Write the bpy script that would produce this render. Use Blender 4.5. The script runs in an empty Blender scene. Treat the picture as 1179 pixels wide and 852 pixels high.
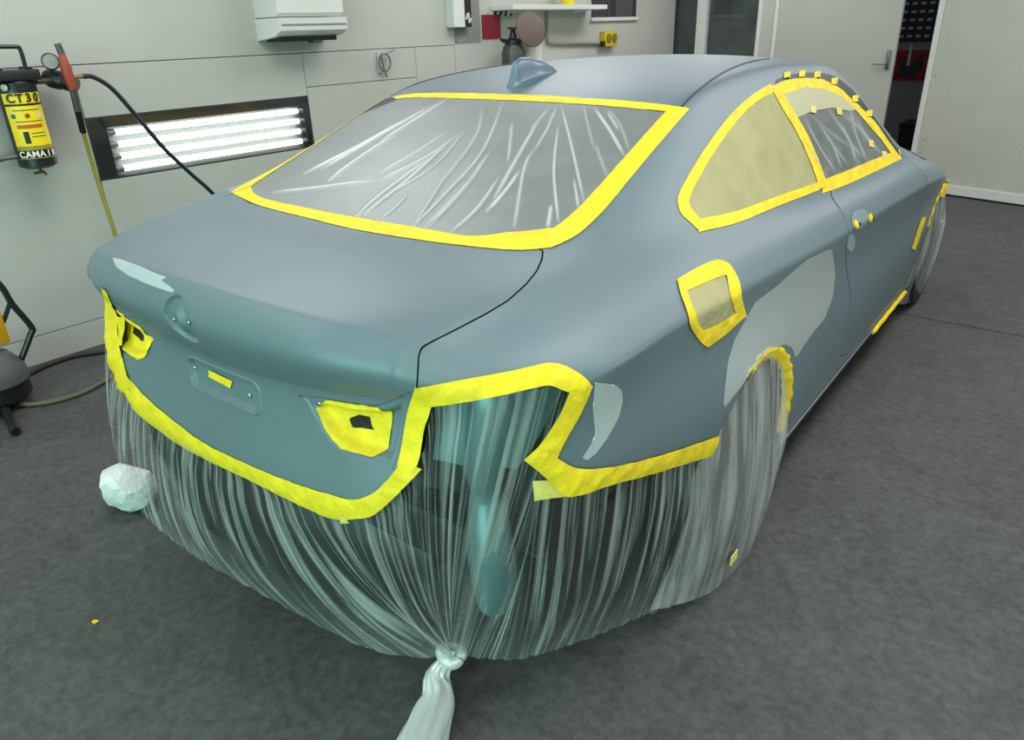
import bpy, bmesh, math, random
import numpy as np
from mathutils import Vector, Matrix
from mathutils.bvhtree import BVHTree
random.seed(7); rng = np.random.default_rng(7)
scene = bpy.context.scene
COL = scene.collection
W, H = 1179, 852
# ------------------------------------------------------------------ camera
CP = np.array([1.4712, -0.6338, 1.4785]); YAW, PIT, ROL = -0.6631, -0.4346, -0.0339; FOC = 844.70
def _rot():
    cy, sy, cp, sp = math.cos(YAW), math.sin(YAW), math.cos(PIT), math.sin(PIT)
    f = np.array([sy*cp, cy*cp, sp]); r = np.array([cy, -sy, 0.]); u = np.cross(r, f)
    c, s = math.cos(ROL), math.sin(ROL)
    return np.array([c*r+s*u, -s*r+c*u, f])
CR = _rot()
cam_data = bpy.data.cameras.new('camera'); cam = bpy.data.objects.new('camera', cam_data); COL.objects.link(cam)
cam_data.sensor_fit = 'HORIZONTAL'; cam_data.sensor_width = 36.0; cam_data.lens = FOC/W*36.0
cam_data.clip_start = 0.02
cam.matrix_world = Matrix(((CR[0][0], CR[1][0], -CR[2][0], CP[0]), (CR[0][1], CR[1][1], -CR[2][1], CP[1]),
                           (CR[0][2], CR[1][2], -CR[2][2], CP[2]), (0, 0, 0, 1)))
scene.camera = cam
# ------------------------------------------------------------------ world and exposure
scene.view_settings.view_transform = 'Standard'; scene.view_settings.look = 'None'
scene.view_settings.gamma = 1.0; scene.view_settings.exposure = 0.0; scene.view_settings.use_curve_mapping = False
wd = bpy.data.worlds.new('world'); scene.world = wd; wd.use_nodes = True
wd.node_tree.nodes['Background'].inputs[0].default_value = (0.8, 0.85, 0.85, 1); wd.node_tree.nodes['Background'].inputs[1].default_value = 0.3
ROOM_A = 0.0393                       # the room is turned a little against the car
EX = np.array([math.cos(ROOM_A), -math.sin(ROOM_A), 0]); EY = np.array([math.sin(ROOM_A), math.cos(ROOM_A), 0])
def room(px, py, z): return EX*px+EY*py+np.array([0, 0, z])
def toroom(p): p = np.asarray(p); return np.array([p@EX, p@EY, p[2]])
CEIL = 2.75; XL, XR, YB, YF = -2.573, 2.75, 7.05, -3.2
def area(name, loc, size, size_y, power, color=(1, 1, 1), rot=(0, 0, 0)):
    l = bpy.data.lights.new(name, 'AREA'); l.shape = 'RECTANGLE'; l.size = size; l.size_y = size_y; l.energy = power; l.color = color
    o = bpy.data.objects.new(name, l); COL.objects.link(o); o.location = loc; o.rotation_euler = rot; return o
ASSUMED_CEILING_LAMPS = [(x, y) for x in (-1.35, 1.35) for y in (-1.6, 0.9, 3.4, 5.7)]  # assumed ceiling lamps, out of view, added for the overhead light
for i, (x, y) in enumerate(ASSUMED_CEILING_LAMPS):
    area('assumed_ceiling_lamp_light', room(x, y, CEIL-0.10), 0.7, 1.5, 29, (1.0, 0.985, 1.0), (0, 0, -ROOM_A))
area('assumed_rear_lamp_light', room(0.9, YF+0.12, 1.0), 3.0, 0.9, 92, (0.48, 1.0, 0.86), (math.pi/2, 0, math.pi-ROOM_A+math.pi))  # assumed green lamp behind the camera, tints the tail teal
area('assumed_right_lamp_light', room(XR-0.03, 1.6, 0.995), 0.25, 1.15, 14, (0.97, 1, 0.98), (0, math.pi/2, -ROOM_A))  # assumed lamp on the unseen right wall

# ------------------------------------------------------------------ helpers
def pray(u, v): return CR.T@np.array([(u-W/2)/FOC, -(v-H/2)/FOC, 1.])
def proj(X):
    q = (np.asarray(X)-CP)@CR.T; return np.stack([W/2+FOC*q[:, 0]/q[:, 2], H/2-FOC*q[:, 1]/q[:, 2]], 1)
def on(u, v, ax, val):
    d = pray(u, v); return CP+d*((val-CP[ax])/d[ax])
def onwall(u, v, off=0.0):
    d = pray(u, v); t = (XL+off-CP@EX)/(d@EX); return toroom(CP+d*t)
def onback(u, v, off=0.0):
    d = pray(u, v); t = (YB-off-CP@EY)/(d@EY); return toroom(CP+d*t)
MATS = {}
def lin(c): return tuple(((x/255)/12.92 if x/255 <= 0.04045 else ((x/255+0.055)/1.055)**2.4) for x in c)+(1,)
def mat(name, rgb=(128, 128, 128), rough=0.5, metal=0.0, noise=0.0, scale=20.0, bump=0.0, bscale=None, coat=0.0, spec=0.5, emit=None, trans=0.0, crough=0.1, detail=4.0, sheen=0.0, stint=(220, 215, 225)):
    if name in MATS: return MATS[name]
    m = bpy.data.materials.new(name); m.use_nodes = True; nt = m.node_tree; b = nt.nodes['Principled BSDF']
    c = lin(rgb); b.inputs['Base Color'].default_value = c; b.inputs['Roughness'].default_value = rough; b.inputs['Metallic'].default_value = metal
    b.inputs['Coat Weight'].default_value = coat; b.inputs['Coat Roughness'].default_value = crough; b.inputs['Specular IOR Level'].default_value = spec
    b.inputs['Transmission Weight'].default_value = trans
    if sheen: b.inputs['Sheen Weight'].default_value = sheen; b.inputs['Sheen Roughness'].default_value = .45; b.inputs['Sheen Tint'].default_value = lin(stint)
    if emit: b.inputs['Emission Color'].default_value = lin(emit[0]); b.inputs['Emission Strength'].default_value = emit[1]
    if noise or bump:
        tc = nt.nodes.new('ShaderNodeTexCoord'); n = nt.nodes.new('ShaderNodeTexNoise'); n.inputs['Scale'].default_value = scale; n.inputs['Detail'].default_value = detail
        nt.links.new(tc.outputs['Object'], n.inputs['Vector'])
        if noise:
            r = nt.nodes.new('ShaderNodeValToRGB'); nt.links.new(n.outputs['Fac'], r.inputs[0])
            r.color_ramp.elements[0].position = 0.3; r.color_ramp.elements[1].position = 0.7
            r.color_ramp.elements[0].color = tuple(x*(1-noise) for x in c[:3])+(1,); r.color_ramp.elements[1].color = tuple(min(1, x*(1+noise)) for x in c[:3])+(1,)
            nt.links.new(r.outputs[0], b.inputs['Base Color'])
        if bump:
            n2 = n
            if bscale:
                n2 = nt.nodes.new('ShaderNodeTexNoise'); n2.inputs['Scale'].default_value = bscale; n2.inputs['Detail'].default_value = 5; nt.links.new(tc.outputs['Object'], n2.inputs['Vector'])
            bp = nt.nodes.new('ShaderNodeBump'); bp.inputs['Strength'].default_value = bump; bp.inputs['Distance'].default_value = 0.01
            nt.links.new(n2.outputs['Fac'], bp.inputs['Height']); nt.links.new(bp.outputs['Normal'], b.inputs['Normal'])
    MATS[name] = m; return m
def tag(o, label, cat, group=None, kind=None):
    o['label'] = label; o['category'] = cat
    if group: o['group'] = group
    if kind: o['kind'] = kind
    return o
def empty(name, loc=(0, 0, 0), rz=0.0, parent=None):
    o = bpy.data.objects.new(name, None); COL.objects.link(o); o.location = loc; o.rotation_euler = (0, 0, rz); o.empty_display_size = 0.1
    if parent: o.parent = parent
    return o
def mk(name, V, F, m, parent=None, smooth=True, N=None, loc=None, rz=None, uv=None, fold=None):
    me = bpy.data.meshes.new(name); me.from_pydata([tuple(map(float, v)) for v in V], [], [tuple(map(int, f)) for f in F])
    if smooth and len(me.polygons): me.polygons.foreach_set('use_smooth', [True]*len(me.polygons))
    if uv is not None:
        l = me.uv_layers.new(name='UVMap'); idx = np.empty(len(me.loops), int); me.loops.foreach_get('vertex_index', idx)
        l.data.foreach_set('uv', np.asarray(uv)[idx].astype(np.float32).ravel())
    if fold is not None: me.attributes.new('fold', 'FLOAT', 'POINT').data.foreach_set('value', np.asarray(fold, np.float32))
    me.update()
    if N is not None: me.normals_split_custom_set_from_vertices([tuple(map(float, n)) for n in N])
    me.materials.append(m)
    o = bpy.data.objects.new(name, me); COL.objects.link(o)
    if parent: o.parent = parent
    if loc is not None: o.location = tuple(loc)
    if rz is not None: o.rotation_euler = (0, 0, rz)
    return o
class MB:
    """collects shapes into one mesh"""
    def __init__(s): s.V = []; s.F = []
    def add(s, V, F):
        n = len(s.V); s.V += [tuple(v) for v in V]; s.F += [tuple(i+n for i in f) for f in F]; return s
    def box(s, c, d, bev=0.0):
        bm = bmesh.new(); bmesh.ops.create_cube(bm, size=1.0)
        for v in bm.verts: v.co = Vector((v.co.x*d[0], v.co.y*d[1], v.co.z*d[2]))
        if bev: bmesh.ops.bevel(bm, geom=bm.edges[:], offset=min(bev, min(d)*0.45), segments=2, affect='EDGES', profile=0.6)
        bm.verts.index_update(); s.add([(v.co.x+c[0], v.co.y+c[1], v.co.z+c[2]) for v in bm.verts], [[v.index for v in f.verts] for f in bm.faces]); bm.free(); return s
    def lathe(s, prof, o=(0, 0, 0), axis=(0, 0, 1), seg=24):
        a = Vector(axis).normalized(); q = Vector((0, 0, 1)).rotation_difference(a); V = []; F = []
        for r, h in prof:
            for k in range(seg):
                t = 2*math.pi*k/seg; p = q@Vector((r*math.cos(t), r*math.sin(t), h)); V.append((p.x+o[0], p.y+o[1], p.z+o[2]))
        for i in range(len(prof)-1):
            for k in range(seg): F.append((i*seg+k, i*seg+(k+1) % seg, (i+1)*seg+(k+1) % seg, (i+1)*seg+k))
        F.append(tuple(range(seg))[::-1]); F.append(tuple(range((len(prof)-1)*seg, len(prof)*seg)))
        return s.add(V, F)
    def tube(s, pts, r, seg=8, close=False, smooth=0):
        P = [np.array(p, float) for p in pts]
        if smooth: P = list(crom(np.array(P), smooth))
        n = len(P); V = []; F = []; up = np.array([0.13, 0.27, 0.95])
        rr = r if hasattr(r, '__len__') else [r]*n
        if len(rr) != n: rr = np.interp(np.linspace(0, 1, n), np.linspace(0, 1, len(rr)), rr)
        for i in range(n):
            t = P[min(i+1, n-1)]-P[max(i-1, 0)]; t /= np.linalg.norm(t)+1e-12
            a = np.cross(t, up); a /= np.linalg.norm(a)+1e-9; b = np.cross(t, a); up = -b if np.dot(-b, up) > 0 else b
            a = np.cross(t, up); a /= np.linalg.norm(a)+1e-9; b = np.cross(t, a)
            for k in range(seg):
                th = 2*math.pi*k/seg; V.append(P[i]+rr[i]*(a*math.cos(th)+b*math.sin(th)))
        for i in range(n-1):
            for k in range(seg): F.append((i*seg+k, i*seg+(k+1) % seg, (i+1)*seg+(k+1) % seg, (i+1)*seg+k))
        F.append(tuple(range(seg))[::-1]); F.append(tuple(range((n-1)*seg, n*seg)))
        return s.add(V, F)
    def prism(s, poly, h0, h1, plane='xy'):
        n = len(poly); P = {'xy': lambda a, b, h: (a, b, h), 'yz': lambda a, b, h: (h, a, b), 'xz': lambda a, b, h: (a, h, b)}[plane]
        return s.add([P(a, b, h0) for a, b in poly]+[P(a, b, h1) for a, b in poly], [tuple(range(n))[::-1], tuple(range(n, 2*n))]+[(i, (i+1) % n, n+(i+1) % n, n+i) for i in range(n)])
    def build(s, name, m, parent=None, smooth=False, loc=None, rz=None):
        o = mk(name, s.V, s.F, m, parent, smooth, loc=loc, rz=rz)
        return o
def auto(o, ang=35):
    me = o.data; me.polygons.foreach_set('use_smooth', [True]*len(me.polygons))
    try: me.set_sharp_from_angle(angle=math.radians(ang))
    except Exception: pass
    return o
def crom(P, sub):
    P = np.asarray(P, float); out = []; n = len(P)
    for i in range(n-1):
        p0 = P[i-1] if i > 0 else 2*P[0]-P[1]; p1 = P[i]; p2 = P[i+1]; p3 = P[i+2] if i+2 < n else 2*P[-1]-P[-2]
        for k in range(sub):
            t = k/sub; out.append(0.5*((2*p1)+(-p0+p2)*t+(2*p0-5*p1+4*p2-p3)*t*t+(-p0+3*p1-3*p2+p3)*t**3))
    out.append(P[-1]); return np.array(out)
def resamp(P, n):
    P = np.asarray(P, float); d = np.r_[0, np.cumsum(np.linalg.norm(np.diff(P, axis=0), axis=1))]; s = np.linspace(0, d[-1], n)
    return np.stack([np.interp(s, d, P[:, k]) for k in range(P.shape[1])], 1)
def polydist(Q, poly):
    """signed distance, positive inside"""
    Q = np.asarray(Q, float); poly = np.asarray(poly, float); n = len(poly); best = np.full(len(Q), 1e18); ins = np.zeros(len(Q), bool)
    for i in range(n):
        a, b = poly[i], poly[(i+1) % n]; ab = b-a; t = np.clip(((Q-a)@ab)/(ab@ab+1e-18), 0, 1); dd = ((Q-(a+t[:, None]*ab))**2).sum(1); best = np.minimum(best, dd)
        c = ((a[1] > Q[:, 1]) != (b[1] > Q[:, 1])); xx = (b[0]-a[0])*(Q[:, 1]-a[1])/((b[1]-a[1]) if b[1] != a[1] else 1e-12)+a[0]; ins ^= c & (Q[:, 0] < xx)
    d = np.sqrt(best); return np.where(ins, d, -d)
class Surf:
    def __init__(s, V, N, F): s.V = np.asarray(V, float); s.N = np.asarray(N, float); s.F = F
    def clip(s, d):
        """keep the part where d >= 0"""
        V = list(s.V); N = list(s.N); cache = {}; F = []
        pos = d >= 0
        for f in s.F:
            k = [pos[i] for i in f]
            if all(k): F.append(tuple(f)); continue
            if not any(k): continue
            out = []
            for a, b in zip(f, tuple(f[1:])+(f[0],)):
                if pos[a]: out.append(a)
                if pos[a] != pos[b]:
                    key = (min(a, b), max(a, b))
                    if key not in cache:
                        t = d[key[0]]/(d[key[0]]-d[key[1]]); cache[key] = len(V)
                        V.append(s.V[key[0]]*(1-t)+s.V[key[1]]*t); nn = s.N[key[0]]*(1-t)+s.N[key[1]]*t; N.append(nn/np.linalg.norm(nn))
                    out.append(cache[key])
            if len(out) >= 3: F.append(tuple(out))
        used = sorted({i for f in F for i in f}); mp = {i: k for k, i in enumerate(used)}
        if not used: return Surf(np.zeros((0, 3)), np.zeros((0, 3)), [])
        return Surf(np.array([V[i] for i in used]), np.array([N[i] for i in used]), [tuple(mp[i] for i in f) for f in F])
    def refine(s, mask):
        V = list(s.V); N = list(s.N); F = []; mid = {}
        def m2(a, b):
            k = (min(a, b), max(a, b))
            if k not in mid: mid[k] = len(V); V.append((V[a]+V[b])/2); n = N[a]+N[b]; N.append(n/np.linalg.norm(n))
            return mid[k]
        for f in s.F:
            if len(f) != 4 or not mask(s.V[list(f)].mean(0)): F.append(f); continue
            a, b, c, d = f; e, g, h, i = m2(a, b), m2(b, c), m2(c, d), m2(d, a); j = len(V); V.append((V[a]+V[b]+V[c]+V[d])/4); n = N[a]+N[b]+N[c]+N[d]; N.append(n/np.linalg.norm(n))
            F += [(a, e, j, i), (e, b, g, j), (j, g, c, h), (i, j, h, d)]
        return Surf(np.array(V), np.array(N), F)
    def mirror(s): return Surf(s.V*[-1, 1, 1], s.N*[-1, 1, 1], [tuple(f[::-1]) for f in s.F])
    def weld(s):
        o = s.mirror(); n = len(s.V); cen = {i for i in range(n) if abs(s.V[i, 0]) < 1e-5}; mp = {}; V = list(s.V); N = list(s.N)
        for i in range(n):
            if i in cen: mp[i] = i
            else: mp[i] = len(V); V.append(o.V[i]); N.append(o.N[i])
        return Surf(np.array(V), np.array(N), list(s.F)+[tuple(mp[i] for i in f) for f in o.F])
    def plus(s, o): n = len(s.V); return Surf(np.r_[s.V, o.V], np.r_[s.N, o.N], list(s.F)+[tuple(i+n for i in f) for f in o.F])
    def off(s, h): return Surf(s.V+s.N*h, s.N, s.F)
    def obj(s, name, m, parent, thick=0.0):
        o = mk(name, s.V, s.F, m, parent, True, N=s.N)
        if thick:
            md = o.modifiers.new('thickness', 'SOLIDIFY'); md.thickness = thick; md.offset = -1
        return o
# ------------------------------------------------------------------ materials
def film_mat(name, base, streak, tint=(225, 232, 228), su=60.0, sv=2.0, rough=0.18, seed=0.0, lo=0.45, hi=0.75, gloss=.06):
    m = bpy.data.materials.new(name); m.use_nodes = True; nt = m.node_tree; nt.nodes.clear(); L = nt.links.new
    out = nt.nodes.new('ShaderNodeOutputMaterial'); tr = nt.nodes.new('ShaderNodeBsdfTransparent'); tr.inputs[0].default_value = (0.97, 0.98, 0.975, 1)
    df = nt.nodes.new('ShaderNodeBsdfDiffuse'); df.inputs[0].default_value = lin(tint); tl = nt.nodes.new('ShaderNodeBsdfTranslucent'); tl.inputs[0].default_value = lin(tint)
    gl = nt.nodes.new('ShaderNodeBsdfGlossy'); gl.inputs['Roughness'].default_value = rough; gl.inputs[0].default_value = (0.95, 0.97, 0.96, 1)
    uv = nt.nodes.new('ShaderNodeUVMap'); mp = nt.nodes.new('ShaderNodeMapping'); mp.inputs['Scale'].default_value = (su, sv, 1); mp.inputs['Location'].default_value = (seed, seed*0.7, 0)
    L(uv.outputs[0], mp.inputs[0]); n = nt.nodes.new('ShaderNodeTexNoise'); n.inputs['Scale'].default_value = 1.0; n.inputs['Detail'].default_value = 4; n.inputs['Distortion'].default_value = 0.6
    L(mp.outputs[0], n.inputs['Vector']); rp = nt.nodes.new('ShaderNodeMapRange'); rp.inputs['From Min'].default_value = lo; rp.inputs['From Max'].default_value = hi
    rp.inputs['To Min'].default_value = base; rp.inputs['To Max'].default_value = streak; L(n.outputs['Fac'], rp.inputs['Value'])
    a = nt.nodes.new('ShaderNodeMixShader'); a.inputs[0].default_value = 0.35; L(df.outputs[0], a.inputs[1]); L(tl.outputs[0], a.inputs[2])
    b = nt.nodes.new('ShaderNodeMixShader'); L(rp.outputs[0], b.inputs[0]); L(tr.outputs[0], b.inputs[1]); L(a.outputs[0], b.inputs[2])
    at = nt.nodes.new('ShaderNodeAttribute'); at.attribute_name = 'fold'
    ad = nt.nodes.new('ShaderNodeMath'); ad.operation = 'MULTIPLY_ADD'; ad.use_clamp = True; L(at.outputs['Fac'], ad.inputs[0]); ad.inputs[1].default_value = .75; L(rp.outputs[0], ad.inputs[2]); L(ad.outputs[0], b.inputs[0])
    fr = nt.nodes.new('ShaderNodeMath'); fr.operation = 'MULTIPLY_ADD'; L(ad.outputs[0], fr.inputs[0]); fr.inputs[1].default_value = .12; fr.inputs[2].default_value = gloss
    bp = nt.nodes.new('ShaderNodeBump'); bp.inputs['Strength'].default_value = 0.35; bp.inputs['Distance'].default_value = 0.01; L(n.outputs['Fac'], bp.inputs['Height']); L(bp.outputs[0], gl.inputs['Normal']); None
    c = nt.nodes.new('ShaderNodeMixShader'); L(fr.outputs[0], c.inputs[0]); L(b.outputs[0], c.inputs[1]); L(gl.outputs[0], c.inputs[2]); L(c.outputs[0], out.inputs[0])
    MATS[name] = m; return m
PAINT = mat('sanded_teal_paint', (97, 114, 121), 0.52, 0.12, noise=0.04, scale=3.0, coat=0.35, crough=0.5)
PATCH = mat('clear_patch_painted_reflection', (174, 186, 186), 0.2, 0.1, coat=0.5, crough=0.12)  # glossy clear coat; its pale tone paints in the reflected bright wall
TAPE = mat('yellow_masking_tape', (234, 206, 36), 0.6, 0.0, noise=0.13, scale=22, bump=0.45, bscale=45, spec=0.3)
TAPEP = mat('pale_masking_tape', (222, 208, 110), 0.6, 0.0, noise=0.10, scale=40, bump=0.3, bscale=90, spec=0.3)
PAPER = mat('olive_masking_paper', (164, 160, 118), 0.75, 0.0, noise=0.10, scale=9, bump=0.8, bscale=16, spec=0.2)
GLASS = mat('dark_window_glass', (62, 68, 70), 0.5, 0.0, spec=0.25)
BLACK = mat('black_rubber', (13, 13, 14), 0.5)
DARK = mat('dark_underbody', (20, 22, 23), 0.8)
BPLAST = mat('black_plastic', (24, 25, 27), 0.38)
STEEL = mat('bare_steel', (170, 175, 175), 0.3, 0.9)
FILM = film_mat('clear_masking_film', 0.02, 0.75, su=52, sv=0.9, lo=.47, hi=.76)
FILMW = film_mat('clear_window_film', 0.20, 0.26, su=5, sv=5, rough=0.5, gloss=.10)
FILMD = film_mat('clear_door_film', 0.12, 0.26, su=9, sv=4, rough=0.25, seed=3.1, gloss=.10)
FILMB = film_mat('clear_wheel_film', 0.22, 0.72, su=22, sv=1.6, seed=5.2, lo=.42, hi=.75)
FILMT = film_mat('bunched_film', 0.80, 0.97, su=30, sv=1.5, seed=8.0, tint=(228, 234, 230))
WALLM = mat('painted_wall', (176, 178, 170), 0.55, 0.0, noise=0.03, scale=2.2, bump=0.04, bscale=60)
WHITE = mat('white_enamel', (205, 208, 202), 0.4, noise=0.02, scale=6)
GREYM = mat('grey_seam', (120, 124, 118), 0.7)
# ------------------------------------------------------------------ room
RZ = -ROOM_A
def struct(o): o['kind'] = 'structure'; return o
def rb(name, m, parts, parent=None, bev=0):
    b = MB()
    for c, d_ in parts: b.box(c, d_, bev)
    return b.build(name, m, parent, rz=RZ if parent is None else None)
def floor_mat():
    m = bpy.data.materials.new('dark_concrete'); m.use_nodes = True; nt = m.node_tree; b = nt.nodes['Principled BSDF']; L = nt.links.new
    tc = nt.nodes.new('ShaderNodeTexCoord')
    def noise(sc, det=5, dist=0.0):
        n = nt.nodes.new('ShaderNodeTexNoise'); n.inputs['Scale'].default_value = sc; n.inputs['Detail'].default_value = det; n.inputs['Roughness'].default_value = .62; n.inputs['Distortion'].default_value = dist; L(tc.outputs['Object'], n.inputs['Vector']); return n
    n1, n2, n3 = noise(1.6, 6), noise(38, 6, .5), noise(9, 5, .4)
    mx = nt.nodes.new('ShaderNodeMath'); mx.operation = 'MULTIPLY_ADD'; L(n2.outputs['Fac'], mx.inputs[0]); mx.inputs[1].default_value = .75; n1s = nt.nodes.new('ShaderNodeMath'); n1s.operation = 'MULTIPLY'; L(n1.outputs['Fac'], n1s.inputs[0]); n1s.inputs[1].default_value = .35; L(n1s.outputs[0], mx.inputs[2])
    m2 = nt.nodes.new('ShaderNodeMath'); m2.operation = 'MULTIPLY_ADD'; L(n3.outputs['Fac'], m2.inputs[0]); m2.inputs[1].default_value = .4; L(mx.outputs[0], m2.inputs[2])
    r = nt.nodes.new('ShaderNodeValToRGB'); L(m2.outputs[0], r.inputs[0]); r.color_ramp.elements[0].position = .58; r.color_ramp.elements[1].position = .92
    r.color_ramp.elements[0].color = lin((58, 59, 58)); r.color_ramp.elements[1].color = lin((85, 86, 84)); L(r.outputs[0], b.inputs['Base Color'])
    b.inputs['Roughness'].default_value = .6; b.inputs['Specular IOR Level'].default_value = .3
    bp = nt.nodes.new('ShaderNodeBump'); bp.inputs['Strength'].default_value = .35; bp.inputs['Distance'].default_value = .004; L(n2.outputs['Fac'], bp.inputs['Height']); L(bp.outputs[0], b.inputs['Normal'])
    return m
FLOORM = floor_mat()
JY = 3.665                             # saw cut across the slab
floor_obj = struct(rb('floor', FLOORM, [(((XL+XR)/2, (YF+JY-.006)/2, -.05), (XR-XL+.6, JY-.006-YF, .1)), (((XL+XR)/2, (JY+.006+YB+3)/2, -.05), (XR-XL+.6, YB+3-JY-.006, .1))]))
rb('saw_cut', BLACK, [(((XL+XR)/2, JY, -.006), (XR-XL, .014, .004))], floor_obj)
struct(rb('ceiling', mat('ceiling_paint', (222, 214, 220), .7), [(((XL+XR)/2, (YF+YB)/2+1, CEIL+.05), (XR-XL+.6, YB-YF+2.4, .1))]))
# left wall: sheet panels with open joints, around the recessed lamp
wall = struct(rb('wall_left', GREYM, [((XL-.12, (YF+YB)/2, CEIL/2), (.1, YB-YF, CEIL))]))
LA = onwall(97, 135); LB = onwall(353, 112); LCc = onwall(117, 207); LY0, LY1, LZ0, LZ1 = LA[1], LB[1]+.01, .838, (LA[2]+LB[2])/2
seam = onwall(235, 67)[2]; low = .145; yv = onwall(478, 60)[1]
def panel(y0, y1, z0, z1, g=.004): rb('wall_panel', WALLM, [((XL-.035, (y0+y1)/2, (z0+z1)/2), (.07, y1-y0-g, z1-z0-g))], wall, .002)
panel(YF, 4.0, seam, CEIL); panel(yv+.4, YB, low, CEIL); panel(yv, yv+.4, low, seam); panel(YF, .35, low, seam)
panel(.35, LY0, low, seam); panel(LY0, LY1, LZ1, seam); panel(LY0, LY1, low, LZ0); panel(LY1, yv, low, seam-.27 if False else LZ1+.05); panel(LY1, yv, LZ1+.05, seam)
panel(YF, YB, 0, low)
# lamp in the wall
lamp = empty('wall_light', room(XL, (LY0+LY1)/2, (LZ0+LZ1)/2), RZ); tag(lamp, 'recessed fluorescent light with four glowing tubes in the left wall', 'light')
ly, lz = LY1-LY0, LZ1-LZ0
b = MB(); b.box((-.066, 0, 0), (.008, ly, lz)); b.build('back_plate', mat('lamp_back', (110, 114, 110), .5, .0), lamp)
b = MB(); b.box((-.035, 0, lz/2-.004), (.07, ly, .008)); b.box((-.035, 0, -lz/2+.004), (.07, ly, .008)); b.box((-.035, ly/2-.004, 0), (.07, .008, lz)); b.box((-.035, -ly/2+.004, 0), (.07, .008, lz)); b.build('lamp_housing', mat('housing_dark', (50, 52, 50), .5), lamp)
b = MB(); b.box((-.03, -ly/2+.05, 0), (.05, .085, lz-.02)); b.box((-.03, ly/2-.02, 0), (.05, .035, lz-.02)); b.box((-.03, 0, lz/2-.03), (.05, ly-.02, .045)); b.build('dark_border', BPLAST, lamp)
TUBE = mat('tube_glow', (255, 255, 255), .4, emit=((246, 255, 248), 5.0))
for k in range(4):
    z = lz/2-.082-k*.060
    b = MB(); b.lathe([(.0001, -.0), (.015, .0), (.015, ly-.21), (.0001, ly-.21)], (-.028, -ly/2+.135, z), (0, 1, 0), 16); auto(b.build('tube', TUBE, lamp))
    for e, y in ((0, -ly/2+.115), (1, ly/2-.06)):
        b = MB(); b.lathe([(.018, -.018), (.018, .022)], (-.028, y, z), (0, 1, 0), 12); auto(b.build('tube_cap', mat('cap', (140, 140, 136), .4, .6), lamp))
b = MB(); b.box((.001, 0, 0), (.003, ly-.012, lz-.012)); 
gl = bpy.data.materials.new('lamp_pane'); gl.use_nodes = True; nt = gl.node_tree; nt.nodes.clear(); o_ = nt.nodes.new('ShaderNodeOutputMaterial'); t_ = nt.nodes.new('ShaderNodeBsdfTransparent'); g_ = nt.nodes.new('ShaderNodeBsdfGlossy'); g_.inputs['Roughness'].default_value = .1; x_ = nt.nodes.new('ShaderNodeMixShader'); x_.inputs[0].default_value = .05
nt.links.new(t_.outputs[0], x_.inputs[1]); nt.links.new(g_.outputs[0], x_.inputs[2]); nt.links.new(x_.outputs[0], o_.inputs[0]); b.build('pane', gl, lamp)
# assumed, unseen ceiling fixtures, right-wall and rear-wall lamps, added to light the car
for (x, y) in ASSUMED_CEILING_LAMPS:
    c = empty('assumed_ceiling_light', room(x, y, CEIL), RZ); tag(c, '%s white tube light of the ceiling row over the car\'s %s' % ({-1.6: 'nearest', .9: 'second', 3.4: 'third', 5.7: 'farthest'}[y], 'left side' if x < 0 else 'right side'), 'light', 'assumed ceiling lights')
    b = MB(); b.box((0, 0, -.03), (.30, 1.3, .06), .01); b.build('housing', WHITE, c)
    for s in (-1, 1):
        b = MB(); b.lathe([(.0001, -.6), (.014, -.6), (.014, .6), (.0001, .6)], (s*.07, 0, -.075), (0, 1, 0), 10); auto(b.build('tube', TUBE, c))
struct(rb('wall_right', WALLM, [((XR+.05, (YF+YB)/2, CEIL/2), (.1, YB-YF, CEIL))]))
struct(rb('wall_front', mat('assumed_mint_wall', (176, 200, 190), .6), [(((XL+XR)/2, YF-.05, CEIL/2), (XR-XL, .1, CEIL))]))  # unseen wall, mint colour added to throw green light on the tail
assumed_rear_lamp = empty('wall_light', room(.9, YF+.005, 1.0), RZ); tag(assumed_rear_lamp, 'assumed greenish light box on the unseen wall behind the car', 'light')  # assumed lamp, added behind the camera to turn the rear face teal
b = MB(); b.box((0, .05, 0), (3.1, .1, 1.0), .004); b.build('housing', WHITE, assumed_rear_lamp)
assumed_right_lamp = empty('wall_light', room(XR-.005, 1.6, .995), RZ); tag(assumed_right_lamp, 'assumed fluorescent light box on the right wall facing the car', 'light')  # assumed counterpart of the left wall lamp, out of view
b = MB(); b.box((0, 0, 0), (.02, 1.35, .31), .004); b.build('housing', WHITE, assumed_right_lamp)
# ------------------------------------------------------------------ back wall with dark window, door leaves
bx0 = XL
w1 = onback(748, 30)[0]; w2 = onback(802, 30)[0]; w3 = onback(813, 30)[0]; w4 = onback(874, 30)[0]; w5 = onback(892, 30)[0]; w6 = onback(1032, 60)[0]; w7 = onback(1044, 100)[0]
wb = struct(rb('wall_back', WALLM, [(((w4+w5)/2+.0, YB+.05, CEIL/2), (w5-w4, .1, CEIL)), (((bx0-.1+w1)/2, YB+.05, CEIL/2), (w1-bx0+.1, .1, CEIL)), (((w1+w4)/2, YB+.05, .4), (w4-w1, .1, .8)), (((w1+w4)/2, YB+.05, CEIL-.1), (w4-w1, .1, .2)), (((w5+XR)/2, YB+.05, CEIL-.12), (XR-w5, .1, .24))]))
wn = struct(empty('window_1', room((w1+w4)/2, YB+.03, .8), RZ)); cx = (w1+w4)/2
b = MB(); 
for x0, x1 in ((w2, w3), (w1-.02, w1+.02), (w4-.02, w4+.02)): b.box(((x0+x1)/2-cx, 0, .87), (x1-x0, .09, 1.75), .006)
b.box((0, 0, 0), (w4-w1, .09, .05), .006); b.box((0, 0, 1.74), (w4-w1, .09, .05), .006); b.build('window_frame', WHITE, wn)
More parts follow.
